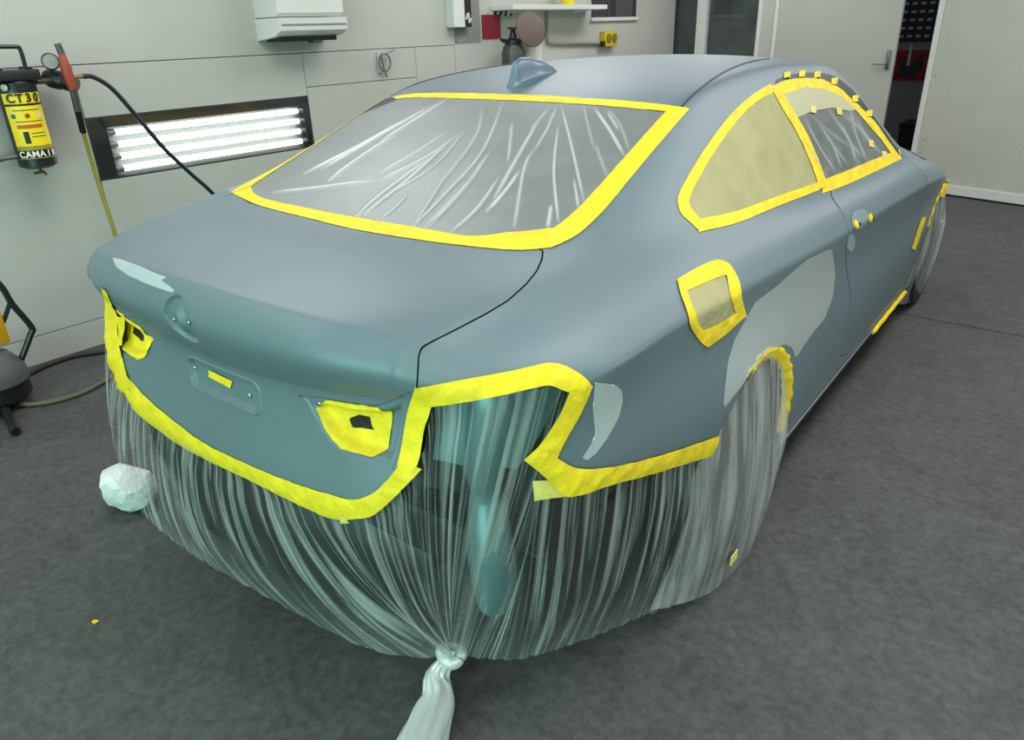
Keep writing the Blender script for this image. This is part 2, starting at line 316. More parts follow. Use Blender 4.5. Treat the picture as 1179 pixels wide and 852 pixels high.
PANE = mat('window_pane', (60, 66, 66), .15, spec=.5)
for x0, x1 in ((w1, w2), (w3, w4)):
    b = MB(); b.box(((x0+x1)/2-cx, .02, .87), (x1-x0, .01, 1.75)); b.build('pane', mat('window_pane_clear', (205, 215, 212), .05, trans=.95), wn)
# blockwork seen through the panes
blk = empty('block_wall', room(cx, YB+.35, 0), RZ); tag(blk, 'dark grey concrete block wall seen through the back window', 'wall')
BLKM = mat('dark_block', (70, 76, 76), .9, noise=.12, scale=18, bump=.3, bscale=40)
b = MB(); b.box((0, .12, 1.35), (1.5, .04, 2.7)); b.build('mortar', mat('mortar', (48, 52, 52), .9), blk)
for r in range(13):
    for c in range(4):
        b = MB(); b.box((-.66+c*.45+(.22 if r % 2 else 0)-.1, .06, .1+r*.21), (.435, .10, .198), .006); b.build('block', BLKM, blk)
# left leaf (shut), gap to the next room, big right leaf standing open towards us
d1 = struct(empty('door_1', room(w5, YB, 0), RZ)); dw = w6-w5
b = MB(); b.box((dw/2, .0, 1.26), (dw, .05, 2.48), .004); b.build('door_leaf', mat('door_grey', (168, 171, 162), .5, noise=.03, scale=3), d1)
b = MB(); b.box((dw-.05, -.035, 1.13), (.03, .02, .16), .004); b.tube([(dw-.05, -.045, 1.10), (dw-.05, -.075, 1.10), (dw-.17, -.075, 1.10)], .009, 8); auto(b.build('door_handle', mat('satin_steel', (120, 122, 118), .35, .8), d1))
b = MB(); b.box((.02, -.03, 1.26), (.03, .02, 2.48)); b.build('door_stop', WHITE, d1)
pR0 = toroom(on(1040, 218, 2, 0)); pR1 = toroom(on(1179, 238, 2, 0)); dv = pR1-pR0; ang = math.atan2(dv[1], dv[0])
d2 = struct(empty('door_2', room(pR0[0], pR0[1], 0), RZ+ang))
b = MB(); b.box((1.2, .03, 1.33), (2.4, .05, 2.60), .004); b.build('door_leaf', mat('door_pale', (178, 180, 168), .55, noise=.035, scale=4, bump=.03, bscale=80), d2)
b = MB(); b.box((1.2, .0, .055), (2.4, .02, .08), .004); b.box((.03, .0, 1.35), (.05, .012, 2.5), .003); b.build('door_rail', WHITE, d2)
for z in (.35, .45, 1.0, 1.6): 
    b = MB(); b.lathe([(.006, 0), (.006, .004), (.0001, .005)], (.09, .004, z), (0, -1, 0), 10); b.build('screw', GREYM, d2)
# adjoining room seen through the gap
rb2 = lambda name, m, parts: rb(name, m, parts)
struct(rb('wall_far', mat('far_wall', (150, 144, 148), .7), [((w6+.2, YB+2.6, 1.3), (2.6, .1, 2.7))]))
gx = onback(1040, 40)[0]
def onY(u, v, y):
    d_ = pray(u, v); t = (y-CP@EY)/(d_@EY); return toroom(CP+d_*t)
q0, q1 = onY(1034, 0, YB+2.48), onY(1066, 48, YB+2.48)
sh = empty('storage_rack', room((q0[0]+q1[0])/2, YB+2.48, 0), RZ); tag(sh, 'dark rack of small pale fittings seen through the door gap', 'rack')
b = MB(); b.box((.0, .05, (q1[2]+2.3)/2), (.8, .04, 2.3-q1[2]), .004); b.build('rack_panel', mat('rack_dark', (40, 38, 48), .5), sh)
rw_ = .0
for r in range(9):
    for c in range(9):
        b = MB(); b.box((-.36+c*.09, .02, q1[2]+.06+r*.085), (.05, .03, .028), .004); b.build('fitting', mat('fitting_pale', (186, 180, 190), .4), sh)
p0, p1 = onY(1036, 58, YB+2.53), onY(1058, 93, YB+2.53)
b = MB(); b.box((0, 0, 0), (.55, .02, p0[2]-p1[2]), .002); pst = b.build('poster', mat('poster_red', (150, 28, 40), .5, noise=.4, scale=9), None, loc=room((p0[0]+p1[0])/2, YB+2.538, (p0[2]+p1[2])/2), rz=RZ); tag(pst, 'red printed poster on the far wall seen through the door gap', 'poster')
b = MB(); b.prism([(-.12, -.12), (.05, -.14), (.16, -.02), (.10, .14), (.02, .02), (-.06, .10)], -.013, -.010, 'xz'); b.build('poster_print', mat('poster_dark', (40, 48, 58), .5), pst)
b = MB(); b.prism([(-.03, .0), (.0, .0), (.0, .22), (-.03, .22)], -.0145, -.0135, 'xz'); b.build('poster_print', mat('poster_white', (200, 200, 205), .5), pst)
cb = empty('dark_crate', room(onback(1040, 140)[0]+.1, YB+1.2, 0), RZ); tag(cb, 'black crate on the floor behind the door gap', 'crate')
b = MB(); b.box((0, 0, .22), (.7, .4, .44), .01); b.build('crate_body', BPLAST, cb); b = MB(); b.box((0, 0, .46), (.72, .42, .04), .01); b.build('crate_rim', BLACK, cb)
# ------------------------------------------------------------------ car body cage
# side sections, from the tail centre round the corner to the nose: rows bottom -> top edge
REAR = {0.0: [(.12,.50),(.10,.575),(.125,.66),(.148,.77),(.142,.822),(.10,.93),(.13,1.017)],
        .25: [(.125,.50),(.105,.578),(.13,.665),(.155,.77),(.15,.825),(.108,.93),(.138,1.012)],
        .45: [(.14,.53),(.125,.60),(.145,.69),(.165,.78),(.165,.85),(.13,.93),(.165,1.0)],
        .60: [(.19,.56),(.175,.64),(.183,.72),(.19,.80),(.19,.87),(.185,.925),(.215,.975)]}
LIPX = [0, .18, .33, .44, .52, .57, .60]
def rear_col(x):
    ks = sorted(REAR); out = []
    for r in range(7):
        y = np.interp(x, ks, [REAR[k][r][0] for k in ks]); z = np.interp(x, ks, [REAR[k][r][1] for k in ks])
        y += {0: .03, 1: .028, 2: .022, 3: .016, 4: .014, 5: -.006}.get(r, 0)*(1-(x/.6)**2*(1.15 if r < 3 else .3))
        out.append((x*(1+0.02*(r in (3, 4))), y, z))
    return out
SIDE = [
 [(.72,.27,.56),(.73,.26,.64),(.735,.25,.72),(.74,.245,.80),(.735,.25,.885),(.715,.275,.94),(.665,.33,.985)],
 [(.83,.38,.56),(.84,.38,.64),(.848,.385,.72),(.852,.385,.80),(.845,.39,.905),(.795,.42,.965),(.705,.48,1.01)],
 [(.875,.60,.50),(.887,.60,.60),(.893,.60,.70),(.896,.60,.82),(.884,.61,.93),(.82,.63,.99),(.73,.66,1.027)],
 [(.885,.85,.45),(.905,.85,.56),(.913,.85,.68),(.909,.85,.80),(.895,.85,.92),(.84,.86,.982),(.752,.90,1.032)],
 [(.885,1.12,.40),(.915,1.12,.53),(.918,1.12,.66),(.912,1.12,.78),(.898,1.12,.903),(.85,1.12,.968),(.77,1.12,1.022)],
 [(.87,1.48,.18),(.895,1.47,.34),(.908,1.45,.56),(.907,1.45,.74),(.899,1.45,.877),(.857,1.45,.943),(.785,1.45,.998)],
 [(.872,1.75,.18),(.888,1.75,.33),(.902,1.75,.53),(.903,1.75,.71),(.899,1.75,.855),(.86,1.75,.922),(.79,1.72,.982)],
 [(.872,2.05,.18),(.886,2.05,.33),(.899,2.05,.52),(.901,2.05,.69),(.899,2.05,.838),(.862,2.05,.905),(.792,2.02,.965)],
 [(.872,2.5,.18),(.886,2.5,.32),(.898,2.5,.50),(.898,2.5,.66),(.898,2.5,.812),(.865,2.5,.878),(.797,2.48,.937)],
 [(.872,2.85,.18),(.886,2.85,.32),(.897,2.85,.49),(.897,2.85,.65),(.898,2.85,.79),(.868,2.85,.86),(.80,2.87,.918)],
 [(.872,3.15,.18),(.886,3.15,.32),(.897,3.15,.48),(.897,3.15,.63),(.898,3.15,.772),(.87,3.15,.842),(.802,3.15,.898)],
 [(.872,3.5,.20),(.888,3.5,.34),(.90,3.5,.50),(.90,3.5,.62),(.898,3.5,.745),(.862,3.5,.805),(.785,3.5,.85)],
 [(.872,3.86,.34),(.90,3.86,.47),(.910,3.86,.60),(.905,3.86,.66),(.89,3.86,.71),(.84,3.86,.765),(.75,3.86,.80)],
 [(.83,4.2,.30),(.85,4.2,.42),(.86,4.2,.54),(.85,4.2,.60),(.82,4.2,.66),(.77,4.2,.71),(.69,4.2,.74)],
]
FRONT = [(.62,4.44,.735),(.57,4.48,.733),(.50,4.515,.733),(.40,4.55,.735),(.28,4.575,.738),(.14,4.59,.74),(0,4.595,.74)]
def front_col(p):
    x, y, z = p
    return [(x*1.08,y-.02,.20),(x*1.12,y+.02,.32),(x*1.12,y+.035,.44),(x*1.10,y+.035,.54),(x*1.06,y+.03,.62),(x*1.03,y+.018,.69),(x,y,z)]
for c_ in SIDE[1:12]:
    for r_, dx_ in ((2, -.004), (3, -.013), (4, .006), (5, -.004)): c_[r_] = (c_[r_][0]+dx_,)+c_[r_][1:]
belt = [rear_col(x) for x in LIPX]+SIDE+[front_col(p) for p in FRONT]
# top stations, centre -> outboard (the outboard end is the top edge of the matching side section)
TOP = [
 [(0,.28,1.033),(.2,.285,1.032),(.37,.292,1.028),(.50,.302,1.02),(.575,.312,1.012),(.625,.32,1.002)],
 [(0,.43,1.045),(.2,.433,1.044),(.38,.44,1.041),(.51,.45,1.035),(.60,.462,1.03),(.655,.47,1.023)],
 [(0,.575,1.055),(.2,.58,1.055),(.38,.595,1.054),(.50,.615,1.053),(.585,.645,1.05),(.665,.655,1.045)],
 [(0,.80,1.150),(.2,.805,1.149),(.38,.825,1.143),(.50,.85,1.133),(.585,.88,1.12),(.672,.89,1.085)],
 [(0,1.02,1.235),(.2,1.025,1.233),(.38,1.045,1.222),(.50,1.075,1.21),(.583,1.11,1.195),(.678,1.115,1.12)],
 [(0,1.22,1.300),(.2,1.225,1.298),(.38,1.25,1.290),(.50,1.29,1.280),(.577,1.335,1.267),(.685,1.42,1.15)],
 [(0,1.50,1.342),(.22,1.505,1.340),(.39,1.52,1.332),(.50,1.54,1.325),(.572,1.60,1.312),(.69,1.68,1.165)],
 [(0,1.9,1.366),(.23,1.9,1.363),(.40,1.9,1.354),(.50,1.91,1.345),(.568,1.96,1.33),(.69,2.0,1.165)],
 [(0,2.35,1.366),(.23,2.35,1.361),(.40,2.35,1.350),(.50,2.37,1.338),(.568,2.42,1.315),(.69,2.47,1.145)],
 [(0,2.72,1.335),(.23,2.72,1.33),(.40,2.73,1.317),(.50,2.75,1.297),(.58,2.78,1.265),(.70,2.84,1.095)],
 [(0,3.05,1.23),(.25,3.05,1.225),(.43,3.05,1.205),(.55,3.05,1.165),(.64,3.05,1.12),(.73,3.09,1.01)],
 [(0,3.55,.985),(.25,3.53,.982),(.45,3.49,.968),(.58,3.46,.948),(.68,3.45,.922),(.74,3.47,.885)],
 [(0,3.9,.905),(.25,3.9,.90),(.45,3.88,.885),(.58,3.87,.865),(.65,3.86,.845),(.70,3.86,.825)],
 [(0,4.25,.835),(.22,4.25,.83),(.40,4.24,.815),(.53,4.22,.795),(.60,4.21,.775),(.65,4.2,.755)],
]
def build_cage():
    T = []; F = []; cr = {}; ix = {}
    def vid(key, p):
        if key not in ix: ix[key] = len(T); T.append(tuple(p))
        return ix[key]
    nc = len(belt); nl = len(LIPX); ns = len(SIDE)
    def bv(s, c, r):
        p = belt[c][r]; cen = c in (0, nc-1)
        return vid(('b', 0 if cen else s, c, r), (p[0]*s if not cen else 0, p[1], p[2]))
    def tv(s, j, k):
        # j: 0 lip, 1..ns stations, ns+1 front ; k: 0..6
        if j == 0: return bv(s, k, 6)
        if j == ns+1: return bv(s, nc-1-k, 6)
        if k == 6: return bv(s, nl+j-1, 6)
        p = TOP[j-1][k]; return vid(('t', 0 if k == 0 else s, j, k), (p[0]*s, p[1], p[2]))
    def crease(a, b, w): cr[(min(a, b), max(a, b))] = w
    for s in (1, -1):
        def face(q): F.append(tuple(q) if s == 1 else tuple(q[::-1]))
        for c in range(nc-1):
            for r in range(6): face((bv(s, c, r), bv(s, c+1, r), bv(s, c+1, r+1), bv(s, c, r+1)))
            if c < nl-1: crease(bv(s, c, 6), bv(s, c+1, 6), .8); crease(bv(s, c, 4), bv(s, c+1, 4), .75)
            elif c < nl+12:
                crease(bv(s, c, 4), bv(s, c+1, 4), .85 if c > nl else .4)
                if c < nl+1: crease(bv(s, c, 6), bv(s, c+1, 6), (.6, .3)[c-nl+1])
        for j in range(ns+1):
            for k in range(6): face((tv(s, j, k), tv(s, j, k+1), tv(s, j+1, k+1), tv(s, j+1, k)))
        for j in range(6, 10): crease(tv(s, j, 4), tv(s, j+1, 4), .35)
    return np.array(T), F, cr
def subdiv_body(level=3):
    T, F, cr = build_cage(); Cc = T.copy()
    me = bpy.data.meshes.new('cage_tmp'); me.from_pydata(Cc.tolist(), [], F)
    at = me.attributes.new('crease_edge', 'FLOAT', 'EDGE')
    for e in me.edges:
        k = (min(e.vertices), max(e.vertices))
        if k in cr: at.data[e.index].value = cr[k]
    o = bpy.data.objects.new('cage_tmp', me); COL.objects.link(o)
    md = o.modifiers.new('s', 'SUBSURF'); md.levels = 2; md.boundary_smooth = 'ALL'
    def ev():
        dg = bpy.context.evaluated_depsgraph_get(); dg.update(); e = o.evaluated_get(dg); m = e.to_mesh(); n = len(m.vertices)
        V = np.empty(n*3); m.vertices.foreach_get('co', V); V = V.reshape(-1, 3).copy()
        N = np.empty(n*3); m.vertex_normals.foreach_get('vector', N); N = N.reshape(-1, 3).copy()
        Fq = [tuple(p.vertices) for p in m.polygons]; e.to_mesh_clear(); return V, N, Fq
    for it in range(4):
        V, N, Fq = ev(); Cc += 0.8*(T-V[:len(T)]); me.vertices.foreach_set('co', Cc.ravel()); me.update(); o.update_tag()
    md.levels = level; o.update_tag(); V, N, Fq = ev()
    bpy.data.objects.remove(o); bpy.data.meshes.remove(me)
    return Surf(V, N, Fq)
FULL = subdiv_body(4)
BVH = BVHTree.FromPolygons([tuple(v) for v in FULL.V], FULL.F)
def smooth_normal(loc, idx):
    f = FULL.F[idx]; P = FULL.V[list(f)]; d = np.linalg.norm(P-np.array(loc), axis=1)+1e-4; w = 1/d**2; n = (FULL.N[list(f)]*w[:, None]).sum(0); return n/np.linalg.norm(n)
def hit(u, v, lift=0.0):
    """the point of the body seen at a pixel of the photograph"""
    d = Vector(pray(u, v)).normalized(); loc, n, i, t = BVH.ray_cast(Vector(CP), d)
    if loc is None:
        best = None
        for t in np.linspace(1.2, 4.5, 60):
            q = Vector(CP)+d*t; l, nn, ii, dist = BVH.find_nearest(q)
            if best is None or dist < best[0]: best = (dist, l, ii)
        loc, i = best[1], best[2]
    n = smooth_normal(loc, i); return np.array(loc)+n*lift, n
def hits(pts, lift=0.0): return np.array([hit(*p, lift)[0] for p in pts])
car = empty('car'); tag(car, 'sanded blue-grey coupe masked with yellow tape and clear plastic film', 'car')
PX = proj(FULL.V)
half_idx = [f for f in FULL.F if min(FULL.V[list(f)][:, 0]) > -1e-5]
HALF = Surf(FULL.V, FULL.N, half_idx).clip(np.ones(len(FULL.V)))
c0 = np.abs(HALF.V[:, 0]) < 1e-5; HALF.N[c0, 0] = 0; HALF.N[c0] /= np.linalg.norm(HALF.N[c0], axis=1)[:, None]
def pix(S): return proj(S.V)
def both(S): return S.weld()
RW_Y, FW_Y, WZ = 1.15, 3.88, .318
# wheel arches
S = HALF
for wy in (RW_Y, FW_Y):
    r = np.hypot(S.V[:, 1]-wy, S.V[:, 2]-WZ)-.358; r[S.V[:, 0] < .55] = 1; S = S.clip(r)
BODY0 = S
# opening left by the dismounted bumper and tail lamp (its rim runs under the tape)
OPEN = [(100,438),(140,456),(170,472),(205,500),(241,522),(297,549),(346,571),(382,583),(406,585),(430,580),(462,556),(474,530),(480,500),(486,460),(521,452),(572,443),(630,431),(655,437),(675,446),(655,480),(632,516),(650,540),(668,552),(719,544),(770,531),(823,512),(850,600),(860,900),(100,900)]
d = -polydist(pix(S), OPEN); d[S.V[:, 1] > 1.1] = 50; d[(S.V[:, 2] < .48) & (S.V[:, 1] < 1.05)] = -20
S = S.clip(d)
# rear window, side windows
RWIN = [(283,229),(349,246),(406,258),(478,269),(540,279),(611,279),(640,272),(668,256),(700,222),(740,176),(780,126),(715,119),(638,114),(547,110),(470,110),(380,112),(250,180)]
QWIN = [(806,262),(787,241),(786,226),(805,192),(842,137),(868,113),(888,103),(900,118),(921,152),(936,185),(946,211),(892,233),(848,250)]
DWIN = [(890,103),(905,97),(925,93),(947,95),(966,105),(985,121),(1005,142),(1022,165),(1031,176),(1006,190),(973,205),(949,215),(936,180),(921,150),(905,120)]
def cutwin(S, poly, ylim, gap=0.0):
    d = polydist(pix(S), poly); d[(S.V[:, 1] < ylim[0]) | (S.V[:, 1] > ylim[1])] = -60
    return S.clip(-d-gap), S.clip(d-gap)
S, rearglass = cutwin(S, RWIN, (.45, 1.6)); S, qglass = cutwin(S, QWIN, (.8, 2.3)); S, dglass = cutwin(S, DWIN, (1.6, 3.4))
# trunk lid
LID = [(625,289),(624,298),(618,312),(606,327),(585,346),(560,361),(520,382),(492,396),(485,401),(482,410),(480,446),(474,480),(470,560),(430,640),(-200,640),(-200,150),(440,150)]
d = polydist(pix(S), LID); d[S.V[:, 1] > .95] = -60
lid = S.clip(d-0.9); S = S.clip(-d-0.9)
# doors
DOORPX = [(955,212),(962,226),(968,240),(972,256),(974,275),(975,300),(978,330),(977,360),(972,390),(966,412)]
dp = hits(DOORPX)[:, 1:]; _c = np.polyfit(dp[:, 1], dp[:, 0], 4); _z = np.linspace(dp[0, 1], dp[-1, 1], 24); dp = np.stack([np.polyval(_c, _z), _z], 1); door_poly = list(map(tuple, dp))+[(2.35,.24),(3.2,.24),(3.36,.34),(3.36,.62),(3.28,.80),(3.19,.93)]
d = polydist(S.V[:, 1:], door_poly); d[S.V[:, 0] < .6] = -1
door = S.clip(d-.0022); S = S.clip(-d-.0022)
both(S).obj('body_shell', PAINT, car, .0015)
both(FULL and BODY0.clip(-(polydist(proj(BODY0.V), OPEN))*np.where(BODY0.V[:, 1] > 1.1, -1, 1) if False else np.where((BODY0.V[:, 1] < 1.05) & ((polydist(proj(BODY0.V), OPEN) > -2) | (BODY0.V[:, 2] < .5)), -1., 1.)).off(-.032)).obj('inner_shell', DARK, car)
for sgn, nm in ((1, 'door'), (-1, 'door')):
    (door if sgn == 1 else door.mirror()).obj('door', PAINT, car, .0015)
both(rearglass).obj('rear_window', GLASS, car)
for sg in (1, -1):
    q = qglass if sg == 1 else qglass.mirror(); q.off(-.002).obj('quarter_window', GLASS, car)
    q = dglass if sg == 1 else dglass.mirror(); q.off(-.002).obj('door_window', GLASS, car)
# --- trunk lid with its recesses cut as real pockets (x-z plane patches on the rear face)
def ray_y(x, z):
    loc, n, i, t = BVH.ray_cast(Vector((x, -1.0, z)), Vector((0, 1, 0)))
    if loc is None: return None
    return np.array(loc), smooth_normal(loc, i)
def rrect(cx, cz, w, h, r, rot=0, n=6):
    P = []
    for sx, sz, a0 in ((1, 1, 0), (-1, 1, 90), (-1, -1, 180), (1, -1, 270)):
        for k in range(n+1):
            a = math.radians(a0+90*k/n); P.append((sx*(w/2-r)+r*math.cos(a), sz*(h/2-r)+r*math.sin(a)))
    return [(cx+p[0], cz+p[1]) for p in P]
_ez = hit(210, 372)[0]; _pz = hit(252, 441)[0]; 
EMB = [(.056*math.cos(t)*1.0, _ez[2]+.056*math.sin(t)) for t in np.linspace(0, 2*math.pi, 40)[:-1]]
PLATE = rrect(.0, _pz[2], .29, .09, .03)
POCKPX = [(343,455),(352,461),(362,480),(373,501),(385,515),(400,525),(425,534),(452,541),(459,525),(465,492),(471,462),(472,451),(460,455),(445,462),(430,466),(400,463),(368,457)]
pk = hits(POCKPX); POCK = [(p[0], p[2]) for p in pk]
for _k in range(1): lid = lid.refine(lambda c: True)
for poly in (EMB, PLATE, POCK):
    d = polydist(lid.V[:, [0, 2]], poly); d[(lid.V[:, 1] > .3)] = -1; lid = lid.clip(-d)
lid_o = both(lid).obj('trunk_lid', PAINT, car)
def relief(name, poly, depth, m, parent, res=.006, mirror=False):
    """fine patch filling a hole of the rear face; depth(dist_to_rim, x, z) pushes it inwards"""
    P = np.array(poly); x0, z0 = P.min(0)-res; x1, z1 = P.max(0)+res; nx = int((x1-x0)/res)+2; nz = int((z1-z0)/res)+2
    V = []; N = []; G = {}
    for i in range(nx):
        for j in range(nz):
            x, z = x0+i*res, z0+j*res; q = ray_y(x, z)
            if q is None: q = (np.array([x, .2, z]), np.array([0, -1., 0]))
            G[i, j] = len(V); V.append(q[0]); N.append(q[1])
    F = [(G[i, j], G[i+1, j], G[i+1, j+1], G[i, j+1]) for i in range(nx-1) for j in range(nz-1)]
    Sx = Surf(V, N, F); d = polydist(Sx.V[:, [0, 2]], poly); Sx = Sx.clip(d)
    d = polydist(Sx.V[:, [0, 2]], poly); Sx.V[:, 1] += depth(np.maximum(d, 0), Sx.V[:, 0], Sx.V[:, 2])
    if mirror: Sx = Sx.mirror()
    o = mk(name, Sx.V, Sx.F, m, parent, True); return o, Sx
def sst(x, a, b): t = np.clip((x-a)/(b-a), 0, 1); return t*t*(3-2*t)
relief('emblem_recess', EMB, lambda d, x, z: .011*sst(d, 0, .008)-.010*sst(.027-np.hypot(x*2.2, (z-_ez[2])*.75), 0, .01), PAINT, lid_o, .004)
relief('plate_recess', PLATE, lambda d, x, z: -.005*sst(d, 0, .005)+.016*sst(d, .006, .013), PAINT, lid_o, .004)
pock_depth = lambda d, x, z: .004*sst(d, 0, .004)-.002*sst(d, .008, .011)+.022*sst(d, .014, .028)
for mirr in (False, True): relief('lamp_pocket', POCK, pock_depth, PAINT, lid_o, .005, mirr)
def stud(name, p, n, r, h, m, parent):
    b = MB(); b.lathe([(r, -.004), (r, h*.5), (r*.6, h), (0.0001, h)], p, n, 12); return auto(b.build(name, m, parent))
for u, v in ((221, 424), (284, 457)):
    p, n = hit(u, v); stud('screw', p+np.array([0, .010, 0])+n*.001, n, .006, .005, STEEL, lid_o)
for x, z in ((-.03, _ez[2]-.003), (.03, _ez[2]+.002)):
    p, n = ray_y(x, z); stud('emblem_hole', p+np.array([0, .007, 0]), n, .005, .003, STEEL, lid_o)
p, n = hit(366, 466); stud('screw', p+np.array([0, .006, 0]), n, .006, .006, STEEL, lid_o)
# ------------------------------------------------------------------ tape
def strip(name, A, B, m=TAPE, nu=None, nv=5, lift=.0022, parent=None, mirror=False, crinkle=.0005, bulge=0.0, sub=6):
    """adhesive strip whose two long edges are followed on the body"""
    parent = parent or car
    A = crom(A, sub); B = crom(B, sub); n = nu or max(8, int(max(np.linalg.norm(np.diff(A, axis=0), axis=1).sum(), np.linalg.norm(np.diff(B, axis=0), axis=1).sum())/4))
    A = resamp(A, n); B = resamp(B, n); V = []; ph = rng.random(6)*6
    for i in range(n):
        ja, jb = rng.normal(0, .12, 2)
        for k in range(nv):
            t = k/(nv-1); q = A[i]*(1-t)+B[i]*t; dr = (B[i]-A[i]); dr = dr/(np.linalg.norm(dr)+1e-9)
            q = q+dr*((jb if k == nv-1 else 0)+(ja if k == 0 else 0))*.8
            s = i*.9; w = crinkle*(math.sin(s+ph[0]+2*t)+.6*math.sin(2.3*s+ph[1]-3*t)+.5*math.sin(.37*s+ph[2]))*(.4+math.sin(math.pi*t))
            p, nn = hit(q[0], q[1]); e = .8 if k in (0, nv-1) else 1.0; V.append(p+nn*(lift*(e if lift > 0 and crinkle else 1)+max(w, -.0008)+bulge*math.sin(math.pi*t)))
    V = np.array(V); F = [(i*nv+k, (i+1)*nv+k, (i+1)*nv+k+1, i*nv+k+1) for i in range(n-1) for k in range(nv-1)]
    outs = []
    for s in ((1, -1) if mirror else (1,)):
        o = mk(name, V*[s, 1, 1], [f if s == 1 else f[::-1] for f in F], m, parent, True); outs.append(o)
    return outs
def flat_patch(name, poly, m, lift, res=3.0, parent=None, thick=.0004, mirror=False):
    P = np.array(poly, float); x0, y0 = P.min(0)-res; x1, y1 = P.max(0)+res; nx = int((x1-x0)/res)+2; ny = int((y1-y0)/res)+2
    Q = np.array([(x0+i*res, y0+j*res) for i in range(nx) for j in range(ny)]); d = polydist(Q, P); need = d > -2.5*res
    V = np.zeros((len(Q), 3)); N = np.zeros((len(Q), 3)); N[:, 2] = 1
    for i in np.nonzero(need)[0]: V[i], N[i] = hit(*Q[i])
    F = [(i*ny+j, i*ny+j+1, (i+1)*ny+j+1, (i+1)*ny+j) for i in range(nx-1) for j in range(ny-1)]
    F = [f for f in F if all(need[list(f)])]
    Sx = Surf(V, N, F).clip(d).off(lift); o = mk(name, Sx.V, Sx.F, m, parent or car, True, N=Sx.N)
    if thick: md = o.modifiers.new('thickness', 'SOLIDIFY'); md.thickness = thick; md.offset = 1
    return o
# rear window
strip('masking_tape', [(266,222),(299,237),(349,250),(406,264),(478,276),(541,284),(586,288),(611,288),(637,285)], [(287,212),(299,227),(349,239),(406,250),(478,262),(541,272),(586,268),(611,266),(634,263)])
strip('masking_tape', [(634,286),(650,279),(666,270),(683,255),(700,237),(745,182),(793,126)], [(627,268),(645,258),(666,240),(683,222),(700,203),(733,166),(768,127)], mirror=True, lift=.0028)
strip('masking_tape', [(452,112),(470,109),(500,107.5),(547,108),(600,109.5),(638,111),(680,114),(715,116),(760,120.5),(793,125)], [(456,114.5),(470,113),(500,113),(547,114.5),(600,116.5),(638,118.5),(680,121),(715,124),(760,128),(780,131)])
# quarter window, pillar, door window
strip('masking_tape', [(806,267.6),(795,257),(783,244.6),(780,228),(789,208),(813,168.6),(840,133),(865,110),(887,96.6)], [(806.5,252.7),(799,244),(793,234),(795.6,223),(803,208),(821,177),(848.6,139),(870,118),(890,107)], mirror=True)
strip('masking_tape', [(804,268),(848.6,257),(892,239),(943,219)], [(804,253),(848.6,243),(892,227),(941,210)], lift=.0028, mirror=True)
strip('masking_tape', [(886.6,100),(900,125),(916.4,152),(932.7,187.6),(943,218)], [(896,97),(909.6,122.4),(927.3,152),(941,182),(952,214)], lift=.0034, mirror=True)
strip('masking_tape', [(946,223),(973.4,213.4),(1006,198.4),(1038,183)], [(948,207),(973.4,197),(1006,183.5),(1035,172)], mirror=True)
strip('masking_tape', [(888,100.7),(903,92.6),(924.6,89.3),(946.3,91.2),(965.3,100.7),(984.3,117),(1006,138.7),(1025,165.9),(1037,180)], [(899,110),(913.7,104.8),(930,101.3),(949,103.4),(968,111.6),(986,127.9),(1002,146.9),(1016,163),(1025,176)], mirror=True)
strip('window_trim', [(893,93),(900,89),(913.7,85.5),(941,84),(962.6,89.5),(984.3,107),(1011.4,142),(1040,182)], [(893,97),(903,93),(924.6,90),(946.3,92),(965.3,101),(983,117),(1005,138.7),(1034,178)], m=BLACK, lift=.002, crinkle=0, mirror=True)
for (u, v) in ((906,86.6),(923,85.3),(941,86),(960.4,93.5),(984.5,113.5),(1000.6,130.5)):
    strip('tape_tab', [(u-4,v-2.5),(u-4.5,v+4.5)], [(u+3.5,v-3.5),(u+2.5,v+4)], lift=.0045, nu=5, nv=4, crinkle=.0015, bulge=.002)
# fuel flap
strip('masking_tape', [(778.7,322.6),(798,311),(821,300.4),(833,301.5),(840,306),(850,324),(853.6,346.4),(858.7,365)], [(789,336),(812,326),(833,317.4),(836,320),(837,327),(840,341),(843,352),(846.8,363.4)], crinkle=.0007, lift=.004)
strip('masking_tape', [(859,362),(836,383),(816,398),(812.8,399),(806,394),(794,377),(790.6,361.7),(783,340),(778.7,322.6)], [(845,360),(826,372),(812,378),(808,379),(806,377),(802,370),(799,360),(794,347),(790,335)], crinkle=.0007, lift=.0045)
flat_patch('masking_paper', [(786,334),(832,313),(843,341),(850,366),(808,384),(794,361)], PAPER, .0016, thick=0)
# side glass paper
for sg in (1,):
    pass
def coverS(S, name, m, lift, wav, seed=0, mirror=True):
    V = S.V+S.N*lift; r = np.random.default_rng(seed); k = r.normal(0, 1, (6, 3))*[6, 9, 7]; a = r.random(6)*6
    dv = sum(np.sin(V@k[i]+a[i]) for i in range(6))*wav; V = V+S.N*dv[:, None]
    uv = np.stack([V[:, 1], V[:, 2]], 1)
    for s in (1, -1) if mirror else (1,):
        mk(name, V*[s, 1, 1], [f if s == 1 else f[::-1] for f in S.F], m, car, True, uv=uv)
coverS(qglass, 'masking_paper', PAPER, .0003, .00015)
